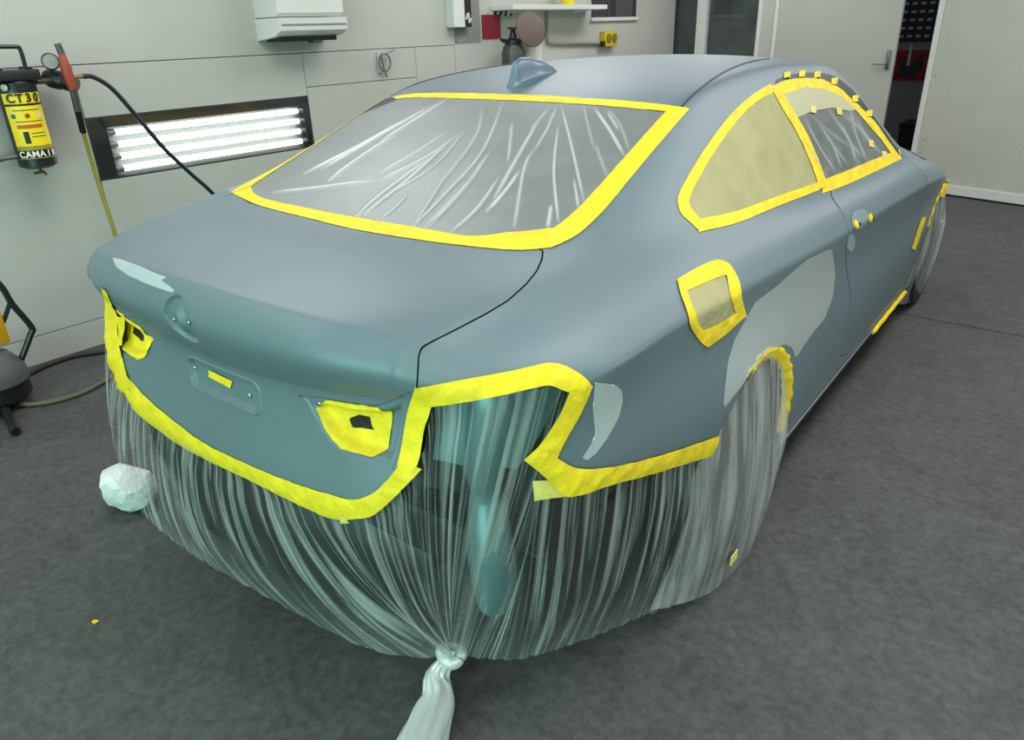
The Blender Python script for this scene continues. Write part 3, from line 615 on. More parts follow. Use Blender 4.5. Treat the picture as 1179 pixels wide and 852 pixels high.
# tail-lamp and bumper line
strip('masking_tape', [(133,432),(146,433),(170,458),(205.6,488),(241,512.7),(297,539),(346.5,558.5),(381.7,569),(406,575),(431,567),(452,546),(464,530)], [(128,449),(144,464),(170,484.6),(205.6,511),(241,530),(297,556.8),(346.5,581.4),(381.7,596),(406,597),(430,592.7),(456,571),(486,540)], lift=.003, crinkle=.0014)
strip('masking_tape', [(478.7,444.3),(472,466),(467,490),(463.4,512.3),(458.3,536)], [(499,462),(494,480),(489,495.3),(484,526),(477,545)], lift=.0038)
strip('masking_tape', [(478.7,446),(521.3,439),(572.3,430.6),(610,423),(630.2,418.7),(645,420),(657.4,425.5),(672,434),(681,444)], [(492,468),(521.3,464.7),(572.3,456),(610,448),(630,444),(640,446),(650,450),(660,452),(669.4,454)], lift=.0045, crinkle=.0015)
strip('masking_tape', [(655.7,449.4),(640.4,481.7),(620,512),(603,527.7)], [(681,444),(667.7,475),(650.6,505.5),(640.4,527)], lift=.0052)
strip('masking_tape', [(618,514),(640.4,526),(655,535),(668,538.7),(690,538),(719,533.6),(770,520),(826,501)], [(603,528),(627,548),(640,562),(654,571),(680,565),(702,557.4),(753,543.8),(818,524)], lift=.006, crinkle=.0014)
strip('tape_scrap', [(613,553),(640,553),(650,566)], [(615,576),(635,573),(652,571)], m=TAPEP, lift=.003, nu=8)
strip('tape_scrap', [(392,594),(399,594)], [(393,602),(403,601)], m=TAPEP, lift=.004, nu=4)
strip('masking_tape', [(119,329),(121,345),(122.5,358),(122,385),(122,426),(132,457)], [(123,333),(129,348),(136,363),(138,388.7),(145,423),(154,446)], lift=.005, crinkle=.003)
strip('masking_tape', [(136,362),(137,380),(138,396)], [(145,366),(144,382),(142,398)], lift=.004, crinkle=.004)
# lid details
strip('tape_patch', [(236.6,427),(264,440)], [(237,434.7),(261.4,448)], lift=-.007, nu=6, parent=lid_o)
PT = [(363,470),(375,461),(404,464),(436,470),(443,477),(441,500),(438,522.5),(429,526),(410,521),(392,517.4),(382,507),(376.6,498.7)]
HOLE = [(393.6,486),(405,482),(417.4,484.4),(419,495.3),(423,500),(408,497),(397,497)]
def pocket_patch(name, poly, m, back, res=.004, hole=None, parent=None, mirror=False):
    P = [(hit(*q)[0][0], hit(*q)[0][2]) for q in poly]
    o, Sx = relief(name, P, lambda d, x, z: pock_depth(np.maximum(polydist(np.stack([x, z], 1), POCK), 0), x, z)-back+.0008*np.sin(x*160+z*90)*np.sin(z*210), m, parent or lid_o, res, mirror)
    return o
for mi in (False, True):
    pocket_patch('tape_patch', PT, TAPE, .003, mirror=mi); pocket_patch('lamp_hole', HOLE, BLACK, .0045, mirror=mi)
# fuel / handle / vents
def handle_cup(u, v, r, m, nm, lift=.002):
    p, n = hit(u, v); b = MB(); b.lathe([(r, 0), (r*1.02, .004), (r*.75, .010), (r*.3, .012), (.0001, .011)], p+n*lift*.2, n, 16); return auto(b.build(nm, m, car))
flat_patch('handle_recess', [(980,252),(984,243),(992,240),(998,243),(1000,252),(996,261),(988,266),(982,263)], mat('primer_blue', (112,136,148), .35, coat=.3), .0015, 2.0)
for (u, v) in ((984.5,258.5),(1001,251)):
    b = MB(); p, n = hit(u, v); b.lathe([(.015, 0), (.016, .005), (.011, .009), (.004, .010), (.0001, .009)], p, n, 9); auto(b.build('tape_plug', TAPE, car))
p, n = hit(986, 259); stud('handle_pin', p+n*.009, n, .005, .006, BLACK, car)
p, n = hit(1002, 252); stud('handle_pin', p+n*.009, n, .005, .006, BLACK, car)
strip('tape_strip', [(1061,250),(1055,267),(1049,286)], [(1066,249),(1060,268),(1053,288)], nu=10, nv=4, lift=.004)
strip('tape_strip', [(1085,211),(1083,219),(1081,226)], [(1091,209),(1091,216),(1086,227)], nu=8, nv=4, lift=.004, crinkle=.003)
# wheel-arch tape on the rim and sill tape
def arch_pts(wy, r, a0, a1, n, x=None, lift=.007):
    P = []
    for a in np.linspace(math.radians(a0), math.radians(a1), n):
        y, z = wy+r*math.cos(a), WZ+r*math.sin(a); loc, nn, i, t = BVH.ray_cast(Vector((2, y, z)), Vector((-1, 0, 0)))
        X = loc.x if loc is not None else .9
        P.append((X+lift, y, z))
    return np.array(P)
def ribbon3(name, A, B, m, parent, wob=.002, mirror=False):
    n = len(A); nv = 4; V = []
    for i in range(n):
        for k in range(nv):
            t = k/(nv-1); q = A[i]*(1-t)+B[i]*t; V.append(q+np.array([wob*math.sin(i*1.7+k), wob*math.sin(i*2.3+k*2), wob*math.cos(i*1.3+k)]))
    V = np.array(V); F = [(i*nv+k, (i+1)*nv+k, (i+1)*nv+k+1, i*nv+k+1) for i in range(n-1) for k in range(nv-1)]
    for s in ((1, -1) if mirror else (1,)):
        o = mk(name, V*[s, 1, 1], [f if s == 1 else f[::-1] for f in F], m, parent, True); md = o.modifiers.new('t', 'SOLIDIFY'); md.thickness = .0006
A = arch_pts(RW_Y, .366, 105, -8, 40); B = arch_pts(RW_Y, .328, 105, -8, 40)-np.array([.022, 0, 0])
ribbon3('masking_tape', A, B, TAPE, car, .003, True)
A = arch_pts(FW_Y, .366, 150, 60, 30); B = arch_pts(FW_Y, .345, 150, 60, 30)-np.array([.02, 0, 0]); ribbon3('masking_tape', A, B, TAPE, car, .003, True)
for sg in (1, -1):
    b = MB(); Y = np.linspace(1.53, 3.5, 30); b.tube([(sg*(.868), y, .185) for y in Y], .012, 8); auto(b.build('sill_trim', BLACK, car))
    b = MB(); b.tube([(sg*.885, y, .20+.002*math.sin(y*40)) for y in np.linspace(2.75, 3.4, 30)], .010, 6); auto(b.build('tape_strip', TAPE, car))
    b = MB(); b.tube([(sg*.880, y, .205) for y in np.linspace(1.56, 2.75, 30)], .004, 6); auto(b.build('sill_seal', STEEL, car))
# clear-coat patches in the paint, a bright reflection put into their pale colour
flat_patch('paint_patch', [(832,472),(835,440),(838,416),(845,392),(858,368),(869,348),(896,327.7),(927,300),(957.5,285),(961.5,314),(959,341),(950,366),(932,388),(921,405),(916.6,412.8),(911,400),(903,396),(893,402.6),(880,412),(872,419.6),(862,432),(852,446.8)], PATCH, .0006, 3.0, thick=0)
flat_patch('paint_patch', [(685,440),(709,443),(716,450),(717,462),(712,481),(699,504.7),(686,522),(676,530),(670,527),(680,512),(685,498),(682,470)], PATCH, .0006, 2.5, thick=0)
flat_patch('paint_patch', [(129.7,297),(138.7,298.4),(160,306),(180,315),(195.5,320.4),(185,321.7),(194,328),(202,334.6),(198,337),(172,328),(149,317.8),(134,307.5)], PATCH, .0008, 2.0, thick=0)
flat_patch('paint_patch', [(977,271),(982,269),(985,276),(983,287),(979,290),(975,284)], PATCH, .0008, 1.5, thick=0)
# roof rail ditch (thin dark joint)
for sg in (1, -1):
    P = hits([(785,122.4),(808,100.7),(835,82.5),(862,72),(885,68)], .0005); b = MB(); b.tube(P*[sg, 1, 1], .0035, 6, smooth=5); auto(b.build('roof_joint', mat('dark_joint', (52, 60, 66), .5), car))
# shark fin aerial
fin = []
FB = np.array([0, 1.29, 1.312]); prof = [(0.0, 0.004), (.012, .040), (.024, .074), (.05, .080), (.10, .070), (.16, .048), (.215, .020), (.24, .0)]
V = []; F = []; ny, nw = 30, 17
for i in range(ny):
    t = i/(ny-1)*.24; hz = np.interp(t, [p[0] for p in prof], [p[1] for p in prof]); wdt = .034*math.sin(math.pi*min(1, .12+.88*(1-t/.24)**.7*.55+.05))+.001; wdt = np.interp(t, [0, .03, .12, .24], [.026, .042, .034, .002])
    yb = 1.285+t*1.12; rl, rn, ri, rd = BVH.ray_cast(Vector((0, yb, 3)), Vector((0, 0, -1))); zb = rl.z-.004
    for k in range(nw):
        s = -1+2*k/(nw-1); V.append((wdt*s, yb, zb+max(hz, 0.001)*(.22*(1-abs(s)**2)+.78*(1-min(1, abs(s)*1.9)**2.0))))
F = [(i*nw+k, i*nw+k+1, (i+1)*nw+k+1, (i+1)*nw+k) for i in range(ny-1) for k in range(nw-1)]+[tuple(range(nw))[::-1]]
fo = mk('roof_aerial', V, F, mat('aerial_paint', (92, 116, 132), .4, .1, coat=.2), car, True)
# ------------------------------------------------------------------ wheels and hidden rear structure
for wy in (RW_Y, FW_Y):
    for sg in (1, -1):
        w = empty('wheel', (sg*.775, wy, .322), 0, car)
        b = MB(); b.lathe([(.22, -.11), (.30, -.115), (.318, -.10), (.322, -.06), (.322, .06), (.318, .10), (.30, .115), (.22, .11)], (0, 0, 0), (1, 0, 0), 40); auto(b.build('tyre', BLACK, w))
        b = MB(); b.lathe([(.225, -.09), (.225, .09), (.205, .10), (.19, .06), (.06, .05), (.05, .07), (.0001, .07)], (0, 0, 0), (sg, 0, 0), 32); auto(b.build('rim', mat('alloy', (150, 153, 155), .35, .8), w))
        for k in range(5):
            a = 2*math.pi*k/5; b = MB(); b.tube([(sg*.07, .04*math.cos(a), .04*math.sin(a)), (sg*.085, .20*math.cos(a), .20*math.sin(a))], [.028, .02], 8); auto(b.build('spoke', MATS['alloy'], w))
b = MB(); b.box((0, 2.4, .29), (1.5, 3.6, .30)); b.box((0, .9, .62), (1.1, .9, .5)); b.build('underbody', DARK, car)
nP = 41; V = []
for i in range(nP):
    x = -.83+1.29*i/(nP-1); y = .212+.13*max(0, (-x-.40)/.43)**2+.125*max(0, x)/.46
    for zz, dy in ((.10, .035), (.15, .01), (.36, -.005), (.40, .03), (.62, .05)): V.append((x, y+dy, zz))
mk('undertray_panel', V, [(i*5+j, (i+1)*5+j, (i+1)*5+j+1, i*5+j+1) for i in range(nP-1) for j in range(4)], mat('tray_black', (26, 30, 30), .35), car, True)
b = MB(); b.box((0, .58, .25), (1.15, .46, .28), .10); auto(b.build('muffler', mat('muffler_dark', (34, 36, 36), .5, .3), car), 60)
b = MB(); b.box((0, .33, .46), (1.30, .07, .13), .02); b.build('crash_beam', mat('beam_black', (20, 24, 25), .4), car)
b = MB(); b.box((0, .42, .62), (1.46, .04, .40), .02); auto(b.build('rear_panel', mat('rear_panel_paint', (58, 76, 78), .4, .2), car))
BR = mat('bracket_paint', (98, 130, 132), .36, .3)
for sg in (1, -1):
    b = MB(); P = [(.66, .36, .93), (.675, .33, .84), (.66, .31, .72), (.645, .33, .62), (.66, .31, .50), (.65, .33, .40), (.63, .35, .30)]
    b.tube([(sg*x, y, z) for x, y, z in P], [.06, .065, .05, .036, .05, .052, .04], 12, smooth=5); auto(b.build('quarter_end_panel', BR, car))
    b = MB(); b.box((sg*.60, .40, .52), (.12, .10, .16), .02); b.build('beam_bracket', BPLAST, car)
    b = MB(); b.prism([(.40, .95), (.43, .58), (.85, .54), (.92, .45), (.90, .22), (.62, .16), (.50, .28), (.36, .5)], sg*.70, sg*.73, 'yz'); b.build('inner_fender', DARK, car)
# ------------------------------------------------------------------ clear film
def fold(u, v, freqs, ph): return sum(a*abs(math.sin(f*u+g*v+p))**1.6 for (f, g, a), p in zip(freqs, ph))
KN = on(520, 752, 2, .115)           # the knot gathers the film under the right corner
topL = [(121,345),(122,400),(131,440),(150,458),(180,480),(220,508),(270,537),(320,561),(365,579),(400,588),(425,584),(455,560),(475,538)]
topR = [(487,520),(492,490),(500,462),(540,457),(590,448),(640,440),(660,448),(645,480),(625,512),(640,540),(660,555),(700,546),(750,532),(800,518),(822,508)]
T3 = resamp(np.r_[hits(topL, -.003), hits(topR, -.003)], 420)
BP = [on(128, 470, 1, .33), on(133, 515, 2, .26), on(148, 560, 2, .17), on(172, 597, 2, .12), on(215, 632, 2, .10), on(262, 661, 2, .09), on(330, 698, 2, .075), on(395, 733, 2, .06), on(440, 750, 2, .06), on(490, 756, 2, .085), KN]
BQ = [KN, on(560, 757, 2, .085), on(605, 756, 2, .055), on(680, 733, 2, .05), on(745, 706, 2, .05), on(790, 692, 2, .03)]
BPc, BQc = resamp(crom(BP, 6), 200), resamp(crom(BQ, 6), 200)
nU, nVv = 420, 46
def lerp(P, t): x = min(max(t, 0), 1)*(len(P)-1); i = min(int(x), len(P)-2); return P[i]*(1-x+i)+P[i+1]*(x-i)
V = []; UV = []; FO = []
frq = [(61, 3, .004), (97, -5, .0025), (150, 8, .0012), (23, 2, .010)]; ph = [0, 1.3, 2.2, .7]
for i in range(nU):
    u = i/(nU-1); t = T3[i]
    if u < .40: bpt = lerp(BPc, (u/.40)**1.15)
    elif u < .66: bpt = KN+np.array([.012*math.sin(u*90), .012*math.cos(u*70), .01*math.sin(u*50)])*math.sin(math.pi*(u-.4)/.26)
    else: bpt = lerp(BQc, ((u-.66)/.34)**1.2)
    for j in range(nVv):
        v = j/(nVv-1); p = t*(1-v)+bpt*v
        wb_ = float(sst(p[1], .25, .62)) if p[0] > .3 else 0.0; outw = np.array([.35*(p[0]/.8), -.8, 0.])*(1-wb_)+np.array([1., -.25, 0.])*wb_; outw = outw/np.linalg.norm(outw)
        bul = (.012+.028*sst(u, .12, .3))*math.sin(math.pi*v)*(1-.6*sst(u, .7, .9))
        f = fold(u*6.28, v, frq, ph)*min(1, v*4)*(.35+.65*math.sin(math.pi*min(1, v*.9)))*(.6 if .40 < u < .66 else 1)
        p = p+outw*(bul+f*(.35+.35*sst(u, .05, .2)))*float(sst(v, .02, .16))+np.array([0, 0, -.02*math.sin(math.pi*v)*(1 if u < .4 or u > .66 else 0)])
        p[2] = max(p[2], .006); V.append(p); UV.append((u*3, v)); FO.append(max(0, f-.011)*16*min(1, v*3)+.22*v**3)
F = [(i*nVv+j, (i+1)*nVv+j, (i+1)*nVv+j+1, i*nVv+j+1) for i in range(nU-1) for j in range(nVv-1)]
film_o = mk('masking_film', V, F, FILM, car, True, uv=UV, fold=FO)
# knot and the tail of bunched film
b = MB(); V = []; UV = []; nr, nk = 30, 40
tailpts = crom(np.array([KN+[0, 0, .02], KN+[-.002, -.01, -.01], KN+[-.012, -.045, -.05], on(503, 810, 2, .035), on(487, 852, 2, .02), on(470, 905, 2, .012)]), 8)
tailpts = resamp(tailpts, nr); rad = np.interp(np.linspace(0, 1, nr), [0, .08, .2, .45, 1], [.016, .012, .024, .040, .066])
for i in range(nr):
    t = tailpts[min(i+1, nr-1)]-tailpts[max(i-1, 0)]; t /= np.linalg.norm(t); a = np.cross(t, [0, 0, 1.]); a /= np.linalg.norm(a); c = np.cross(a, t)
    for k in range(nk):
        th = 2*math.pi*k/nk; r = rad[i]*(1+.16*math.sin(7*th+.15*i)+.10*math.sin(13*th-.2*i)+.05*math.sin(3*th+i*.4)); fl = 1-.35*i/nr
        p = tailpts[i]+a*r*math.cos(th)+c*r*fl*math.sin(th); p[2] = max(p[2], .003); V.append(p); UV.append((k/nk, i/nr))
F = [(i*nk+k, i*nk+(k+1) % nk, (i+1)*nk+(k+1) % nk, (i+1)*nk+k) for i in range(nr-1) for k in range(nk)]
mk('film_tail', V, F, FILMT, film_o, True, uv=UV)
b = MB(); P = [KN+np.array([.027*math.cos(a), .020*math.sin(a), .006*math.sin(2*a+.5)-.004]) for a in np.linspace(0, 2*math.pi, 14)]
b.tube(P, [.013, .016, .014, .017, .013], 10, smooth=3); ko = b.build('film_knot', FILMT, film_o, True)
ku = ko.data.uv_layers.new(name='UVMap')
for l in ku.data: l.uv = (random.random()*.02, .5)
# rear window film, door film
def window_film(name, poly, m, nx, ny, quad, foldf, lift, mirror=False):
    V = []; N = []; UV = []; FO = []
    q = [np.array(p, float) for p in quad]
    ST = [(i/(nx-1), j/(ny-1)) for i in range(nx) for j in range(ny)]; Q2 = np.array([(q[0]*(1-s)+q[1]*s)*(1-t)+(q[3]*(1-s)+q[2]*s)*t for s, t in ST]); FH_ = foldf(Q2)
    for (s, t), p2, fh in zip(ST, Q2, FH_):
        p, n = hit(*p2); V.append(p+n*(lift+fh)); N.append(n); UV.append((s, t)); FO.append(min(1, fh/.006))
    F = [(i*ny+j, i*ny+j+1, (i+1)*ny+j+1, (i+1)*ny+j) for i in range(nx-1) for j in range(ny-1)]
    Sx = Surf(V, N, F); d = polydist(proj(Sx.V), poly)
    V0 = np.array(V); keep = [f for f in F if all(d[list(f)] > -1.5)]
    o = mk(name, V0, keep, m, car, True, uv=UV, fold=FO)
    bm = bmesh.new(); bm.from_mesh(o.data); bmesh.ops.delete(bm, geom=[v for v in bm.verts if not v.link_faces], context='VERTS'); bm.to_mesh(o.data); bm.free(); return o
def fold_lines(lines, w, hmin, hmax, seed):
    """folds drawn as lines over the pane: height falls off with the distance to each line"""
    r_ = np.random.default_rng(seed); C_ = [(resamp(crom(l, 5), 24), r_.uniform(hmin, hmax), w*r_.uniform(.75, 1.2)) for l in lines]
    def f(Q):
        h = np.zeros(len(Q))
        for P, hh, ww in C_:
            for k in range(len(P)-1):
                a_, ab = P[k], P[k+1]-P[k]; t = np.clip(((Q-a_)@ab)/(ab@ab+1e-9), 0, 1); d2 = ((Q-a_-t[:, None]*ab)**2).sum(1)
                g = min(1, 5*(k+.7)/len(P), 5*(len(P)-k-.3)/len(P)); h = np.maximum(h, hh*g*np.exp(-d2/ww**2))
        return h
    return f
RL = [[(672,122),(678,148),(684,172)],[(684,124),(702,150),(718,178)],[(699,125),(714,145),(724,172)],[(646,120),(658,166),(672,230)],[(643,145),(638,197),(643,255)],[(641,124),(630,150),(617,172)],[(617,170),(604,195),(593,261)],[(623,136),(600,175),(571,227)],
 [(590,142),(588,165),(586,185)],[(580,117),(556,175),(513,224),(477,261)],[(557,122),(547,160),(501,221)],[(538,148),(501,191),(440,230)],[(599,197),(582,220),(562,243)],[(565,175),(535,218),(495,261)],[(686,166),(692,185),(699,203)],[(661,206),(664,225),(666,240)],[(635,237),(631,262)],
 [(516,151),(480,175),(440,197)],[(531,154),(490,182),(440,206)],[(516,114),(480,137),(440,162)],[(517,165),(470,208),(420,247)],[(499,180),(442,222),(410,249)],[(517,197),(500,225),(478,258)],[(456,155),(420,178),(378,208)],[(428,208),(370,216),(314,222)],[(500,120),(430,160),(370,195)],[(474,134),(410,170),(350,200)],[(550,200),(520,232),(490,262)],[(470,225),(455,240),(440,252)],[(700,130),(712,150)],[(632,126),(612,150)],[(575,205),(550,240),(520,268)]]
DL = [[(914,136),(928,165),(946,196)],[(927,139),(942,168),(960,196)],[(941,141),(958,166),(976,190)],[(954,125),(972,155),(992,182)],[(979,125),(984,152),(997,185)],[(984,136),(998,158),(1014,177)],[(920,150),(934,178),(950,202)],[(948,150),(960,172),(968,193)],[(965,140),(978,164),(985,186)],[(935,135),(965,160),(990,176)],[(970,130),(990,150),(1008,172)]]
rfold = fold_lines(RL, 1.5, .002, .0055, 3); dfold = fold_lines(DL, 1.6, .001, .0034, 4)
window_film('window_film', [(280,222),(299,232),(349,245),(406,257),(478,269),(541,279),(586,279),(640,270),(666,243),(700,206),(733,168),(768,131),(715,122),(638,117),(547,112.5),(470,111),(300,180),(250,215)], FILMW, 420, 210, [(440,104),(785,124),(655,310),(240,232)], rfold, .0008)
window_film('door_film', [(893,105),(914,101),(930,97),(949,99),(968,108),(987,124),(1003,145),(1018,165),(1026,175),(1006,186),(973,200),(950,209),(938,180),(924,150),(908,122)], FILMD, 140, 90, [(885,92),(1000,92),(1040,185),(940,220)], dfold, .0008)
# pale paper band at the top of the door window
flat_patch('masking_paper', [(898,108),(913,103),(930,99),(949,101),(968,109),(987,126),(978,128),(958,124),(935,128),(914,137)], mat('pale_paper', (178, 176, 142), .7), .0016, 2.0, thick=0)
for (u, v) in ((965,128),(1002,165),(935,126),(1017,178)):
    strip('tape_scrap', [(u-3,v-4),(u-2,v+4)], [(u+3,v-3),(u+4,v+5)], m=TAPEP, lift=.004, nu=4, nv=3)
# wheel film
def wheel_film(wy, sg, bottom, xs):
    nU, nV = 110, 32; V = []; UV = []
    B = resamp(crom([on(u, v, 0, x) for (u, v), x in zip(bottom, xs)], 8), nU)
    for i in range(nU):
        u = i/(nU-1); a = math.radians(168-172*u); y0, z0 = wy+.350*math.cos(a), WZ+.350*math.sin(a)
        loc, nn, ii, t = BVH.ray_cast(Vector((2, y0, max(z0, .36))), Vector((-1, 0, 0))); x0 = (loc.x if loc else .9)-.010
        top = np.array([x0, y0, z0]); bot = B[i]
        for j in range(nV):
            v = j/(nV-1); p = top*(1-v)+bot*v; amp = math.sin(math.pi*v)
            p[0] += .030*amp*math.sin(math.pi*u)+(.007*math.sin(17*u+4*v)+.003*math.sin(31*u-6*v))*amp; p[1] += .006*math.sin(23*u+5*v)*amp*math.sin(math.pi*u)
            p[2] = max(p[2], .004); V.append((p[0]*sg, p[1], p[2])); UV.append((u, v))
    F = [(i*nV+j, (i+1)*nV+j, (i+1)*nV+j+1, i*nV+j+1) for i in range(nU-1) for j in range(nV-1)]
    return mk('wheel_film', V, F if sg < 0 else [f[::-1] for f in F], FILMB, car, True, uv=UV)
for sg in (1, -1):
    wheel_film(RW_Y, sg, [(748,703),(775,697),(803,689),(835,672),(855,648),(872,615),(886,575),(896,535),(903,498)], [.84,.87,.89,.915,.925,.925,.92,.91,.895])
    wheel_film(FW_Y, sg, [(1020,348),(1030,350),(1046,349),(1060,337),(1070,312),(1078,280),(1084,250),(1088,232),(1090,222)], [.84,.85,.87,.89,.905,.91,.91,.91,.905])
# lamp well behind the film
LW = [(482,455),(521,445),(572,436),(630,424),(660,432),(678,446),(660,478),(636,516),(600,560),(540,560),(484,540)]
d = polydist(pix(BODY0), LW); d[BODY0.V[:, 1] > 1] = -9
lw = BODY0.clip(d).off(-.055); both(lw).obj('lamp_well', BR, car)
P = hits([(1046,170),(1052,177),(1060,180),(1070,177)], .001)
b = MB(); b.tube(P, .004, 6, smooth=5); auto(b.build('bonnet_joint', MATS['dark_joint'], car))
p = on(845, 642, 0, .935); b = MB(); b.box(tuple(p), (.004, .045, .03), .001); b.build('tape_scrap', TAPEP, car)
EXI = lambda p: tuple(toroom(p))
# ------------------------------------------------------------------ things on the left wall
def text_obj(s, size, m, parent, loc, rot, bold=0.0):
    cu = bpy.data.curves.new('txt', 'FONT'); cu.body = s; cu.size = size; cu.align_x = 'CENTER'; cu.align_y = 'CENTER'; cu.extrude = .0004; cu.offset = bold
    t = bpy.data.objects.new('txt', cu); COL.objects.link(t); dg = bpy.context.evaluated_depsgraph_get(); me = bpy.data.meshes.new_from_object(t.evaluated_get(dg)); bpy.data.objects.remove(t); bpy.data.curves.remove(cu)
    me.materials.clear(); me.materials.append(m); o = bpy.data.objects.new('lettering', me); COL.objects.link(o); o.parent = parent; o.location = loc; o.rotation_euler = rot; return o
def wl(u, v, off): return onwall(u, v, off)
YEL = mat('label_yellow', (236, 212, 28), .45)
# air filter: local x = out of the wall, y along wall, z up
ft = wl(20, 92, .12); fb = wl(41, 190, .12); fy = (ft[1]+fb[1])/2; fz0, fz1 = fb[2], ft[2]; FH = fz1-fz0; fr = .080
fil = empty('air_filter', room(XL+.12, fy, fz0), RZ); tag(fil, 'black compressed air filter canister with yellow label on the left wall', 'air filter')
b = MB(); b.lathe([(fr*.7, -.012), (fr, .0), (fr, FH*.97), (fr*.9, FH)], (0, 0, 0), (0, 0, 1), 32); auto(b.build('canister', BPLAST, fil))
b = MB(); b.box((0, 0, FH+.02), (fr*2.0, fr*2.2, .045), .008); b.box((-.08, 0, FH*.6), (.06, .08, FH*.9), .01); auto(b.build('head', BPLAST, fil))
for sx in (-1, 1):
    for sy in (-1, 1):
        b = MB(); b.lathe([(.009, 0), (.009, .012), (.0001, .013)], (sx*.055, sy*.06, FH+.04), (0, 0, 1), 8); b.build('bolt', BLACK, fil)
b = MB(); b.tube([(.03, .05, FH+.03), (.03, .05, FH+.12), (.03, .03, FH+.135), (.03, -.10, FH+.135), (.03, -.13, FH+.12), (.03, -.13, FH+.05)], .009, 8, smooth=4); auto(b.build('handle', BPLAST, fil))
camdir = toroom(CP)-toroom(room(XL+.12, fy, 1)); lab_a = math.atan2(camdir[1], camdir[0])
def wrap(name, z0, z1, a0, a1, r, m):
    V = []; n = 20
    for i in range(n+1):
        a = lab_a+math.radians(a0+(a1-a0)*i/n)
        for z in (z0, z1): V.append((r*math.cos(a), r*math.sin(a), z))
    return mk(name, V, [(2*i, 2*i+2, 2*i+3, 2*i+1) for i in range(n)], m, fil, True)
wrap('label', FH*.10, FH*.86, -52, 72, fr+.0008, YEL); wrap('label_band', FH*.715, FH*.74, -52, 72, fr+.0012, BLACK); wrap('label_band', FH*.105, FH*.20, -52, 72, fr+.0012, BLACK)
wrap('label_band', FH*.20, FH*.25, -52, 72, fr+.0012, mat('label_olive', (150, 138, 30), .5)); wrap('label_print', FH*.455, FH*.50, -30, 45, fr+.0012, mat('label_red', (186, 92, 30), .5)); wrap('label_print', FH*.28, FH*.42, -18, -2, fr+.0013, BLACK)
for k, (a, c) in enumerate(((-32, (60, 90, 150)), (8, (160, 60, 50)), (45, (210, 215, 205)))):
    th = lab_a+math.radians(a); b = MB(); b.lathe([(.0105, 0), (.0105, .0006), (.0001, .0006)], ((fr+.0005)*math.cos(th), (fr+.0005)*math.sin(th), FH*.60), (math.cos(th), math.sin(th), 0), 16); b.build('label_icon', mat('icon%d' % k, c, .5), fil)
for zz in (.66, .53, .39, .35): wrap('label_print', FH*zz, FH*(zz+.012), 5 if zz < .5 else -30, 50, fr+.0012, mat('label_grey', (90, 84, 40), .5))
def ctext(s, size, m, z, a_c, step, bold=.0):
    n = len(s)
    for i, ch in enumerate(s):
        a = lab_a+math.radians(a_c+(i-(n-1)/2)*step); text_obj(ch, size, m, fil, ((fr+.005)*math.cos(a), (fr+.005)*math.sin(a), z), (math.pi/2, 0, a+math.pi/2), bold)
ctext('CT30', .050, BLACK, FH*.80, 12, 24, .0015); ctext('CAMAIR', .038, mat('label_white', (232, 232, 226), .5), FH*.15, 10, 19, .0008)
b = MB(); b.lathe([(.014, 0), (.014, .004), (.0001, .005)], ((fr+.02)*math.cos(lab_a-.45), (fr+.02)*math.sin(lab_a-.45), FH*.93), (math.cos(lab_a-.45), math.sin(lab_a-.45), 0), 14); b.build('sight_glass', mat('sight', (150, 155, 150), .2), fil)
b = MB(); b.tube([(0, 0, 0), (0, 0, -.035)], .008, 8); b.tube([(0, -.03, -.035), (0, .015, -.035)], .006, 8); b.tube([(0, .01, -.03), (0, .02, -.05)], .006, 8); auto(b.build('drain_valve', mat('brass_dark', (96, 88, 66), .4, .7), fil))
p = wl(5, 182, .12); b = MB(); b.tube([(0, -.05, p[2]-fz0), (0, -.14, p[2]-fz0)], .012, 10); b.tube([(0, -.14, p[2]-fz0), (0, -.25, p[2]-fz0-.01)], .015, 10); auto(b.build('inlet_pipe', mat('pipe_steel', (120, 122, 120), .4, .7), fil))
# regulator + gauge
rg = wl(68, 92, .14); reg = empty('regulator', (.02, rg[1]-fy, rg[2]-fz0), 0, fil)
b = MB(); b.tube([(0, fy-rg[1]+fr, 0), (0, -.02, 0)], .013, 10); auto(b.build('pipe', mat('brass_dark', (96, 88, 66), .4, .7), reg))
b = MB(); b.lathe([(.030, -.055), (.042, -.03), (.042, .012), (.034, .035), (.038, .04), (.038, .08), (.03, .09), (.0001, .09)], (-.02, 0, 0), (.75, .55, -.25), 20); auto(b.build('regulator_body', BPLAST, reg))
gp = wl(55, 71, .14); g3 = (0.03, gp[1]-rg[1], gp[2]-rg[2]); cd = camdir/np.linalg.norm(camdir); ga = (cd[0], cd[1], .12)
b = MB(); b.tube([(0.0, -.02, .02), g3], .007, 8); auto(b.build('gauge_stem', mat('brass_dark', (96, 88, 66), .4, .7), reg))
b = MB(); b.lathe([(.036, -.015), (.037, .012), (.032, .014), (.032, .010), (.0001, .010)], g3, ga, 28); go = auto(b.build('gauge', BPLAST, reg))
b = MB(); b.lathe([(.031, .0105), (.031, .0115), (.0001, .0115)], g3, ga, 28); b.build('gauge_dial', mat('dial_white', (140, 144, 138), .4), reg)
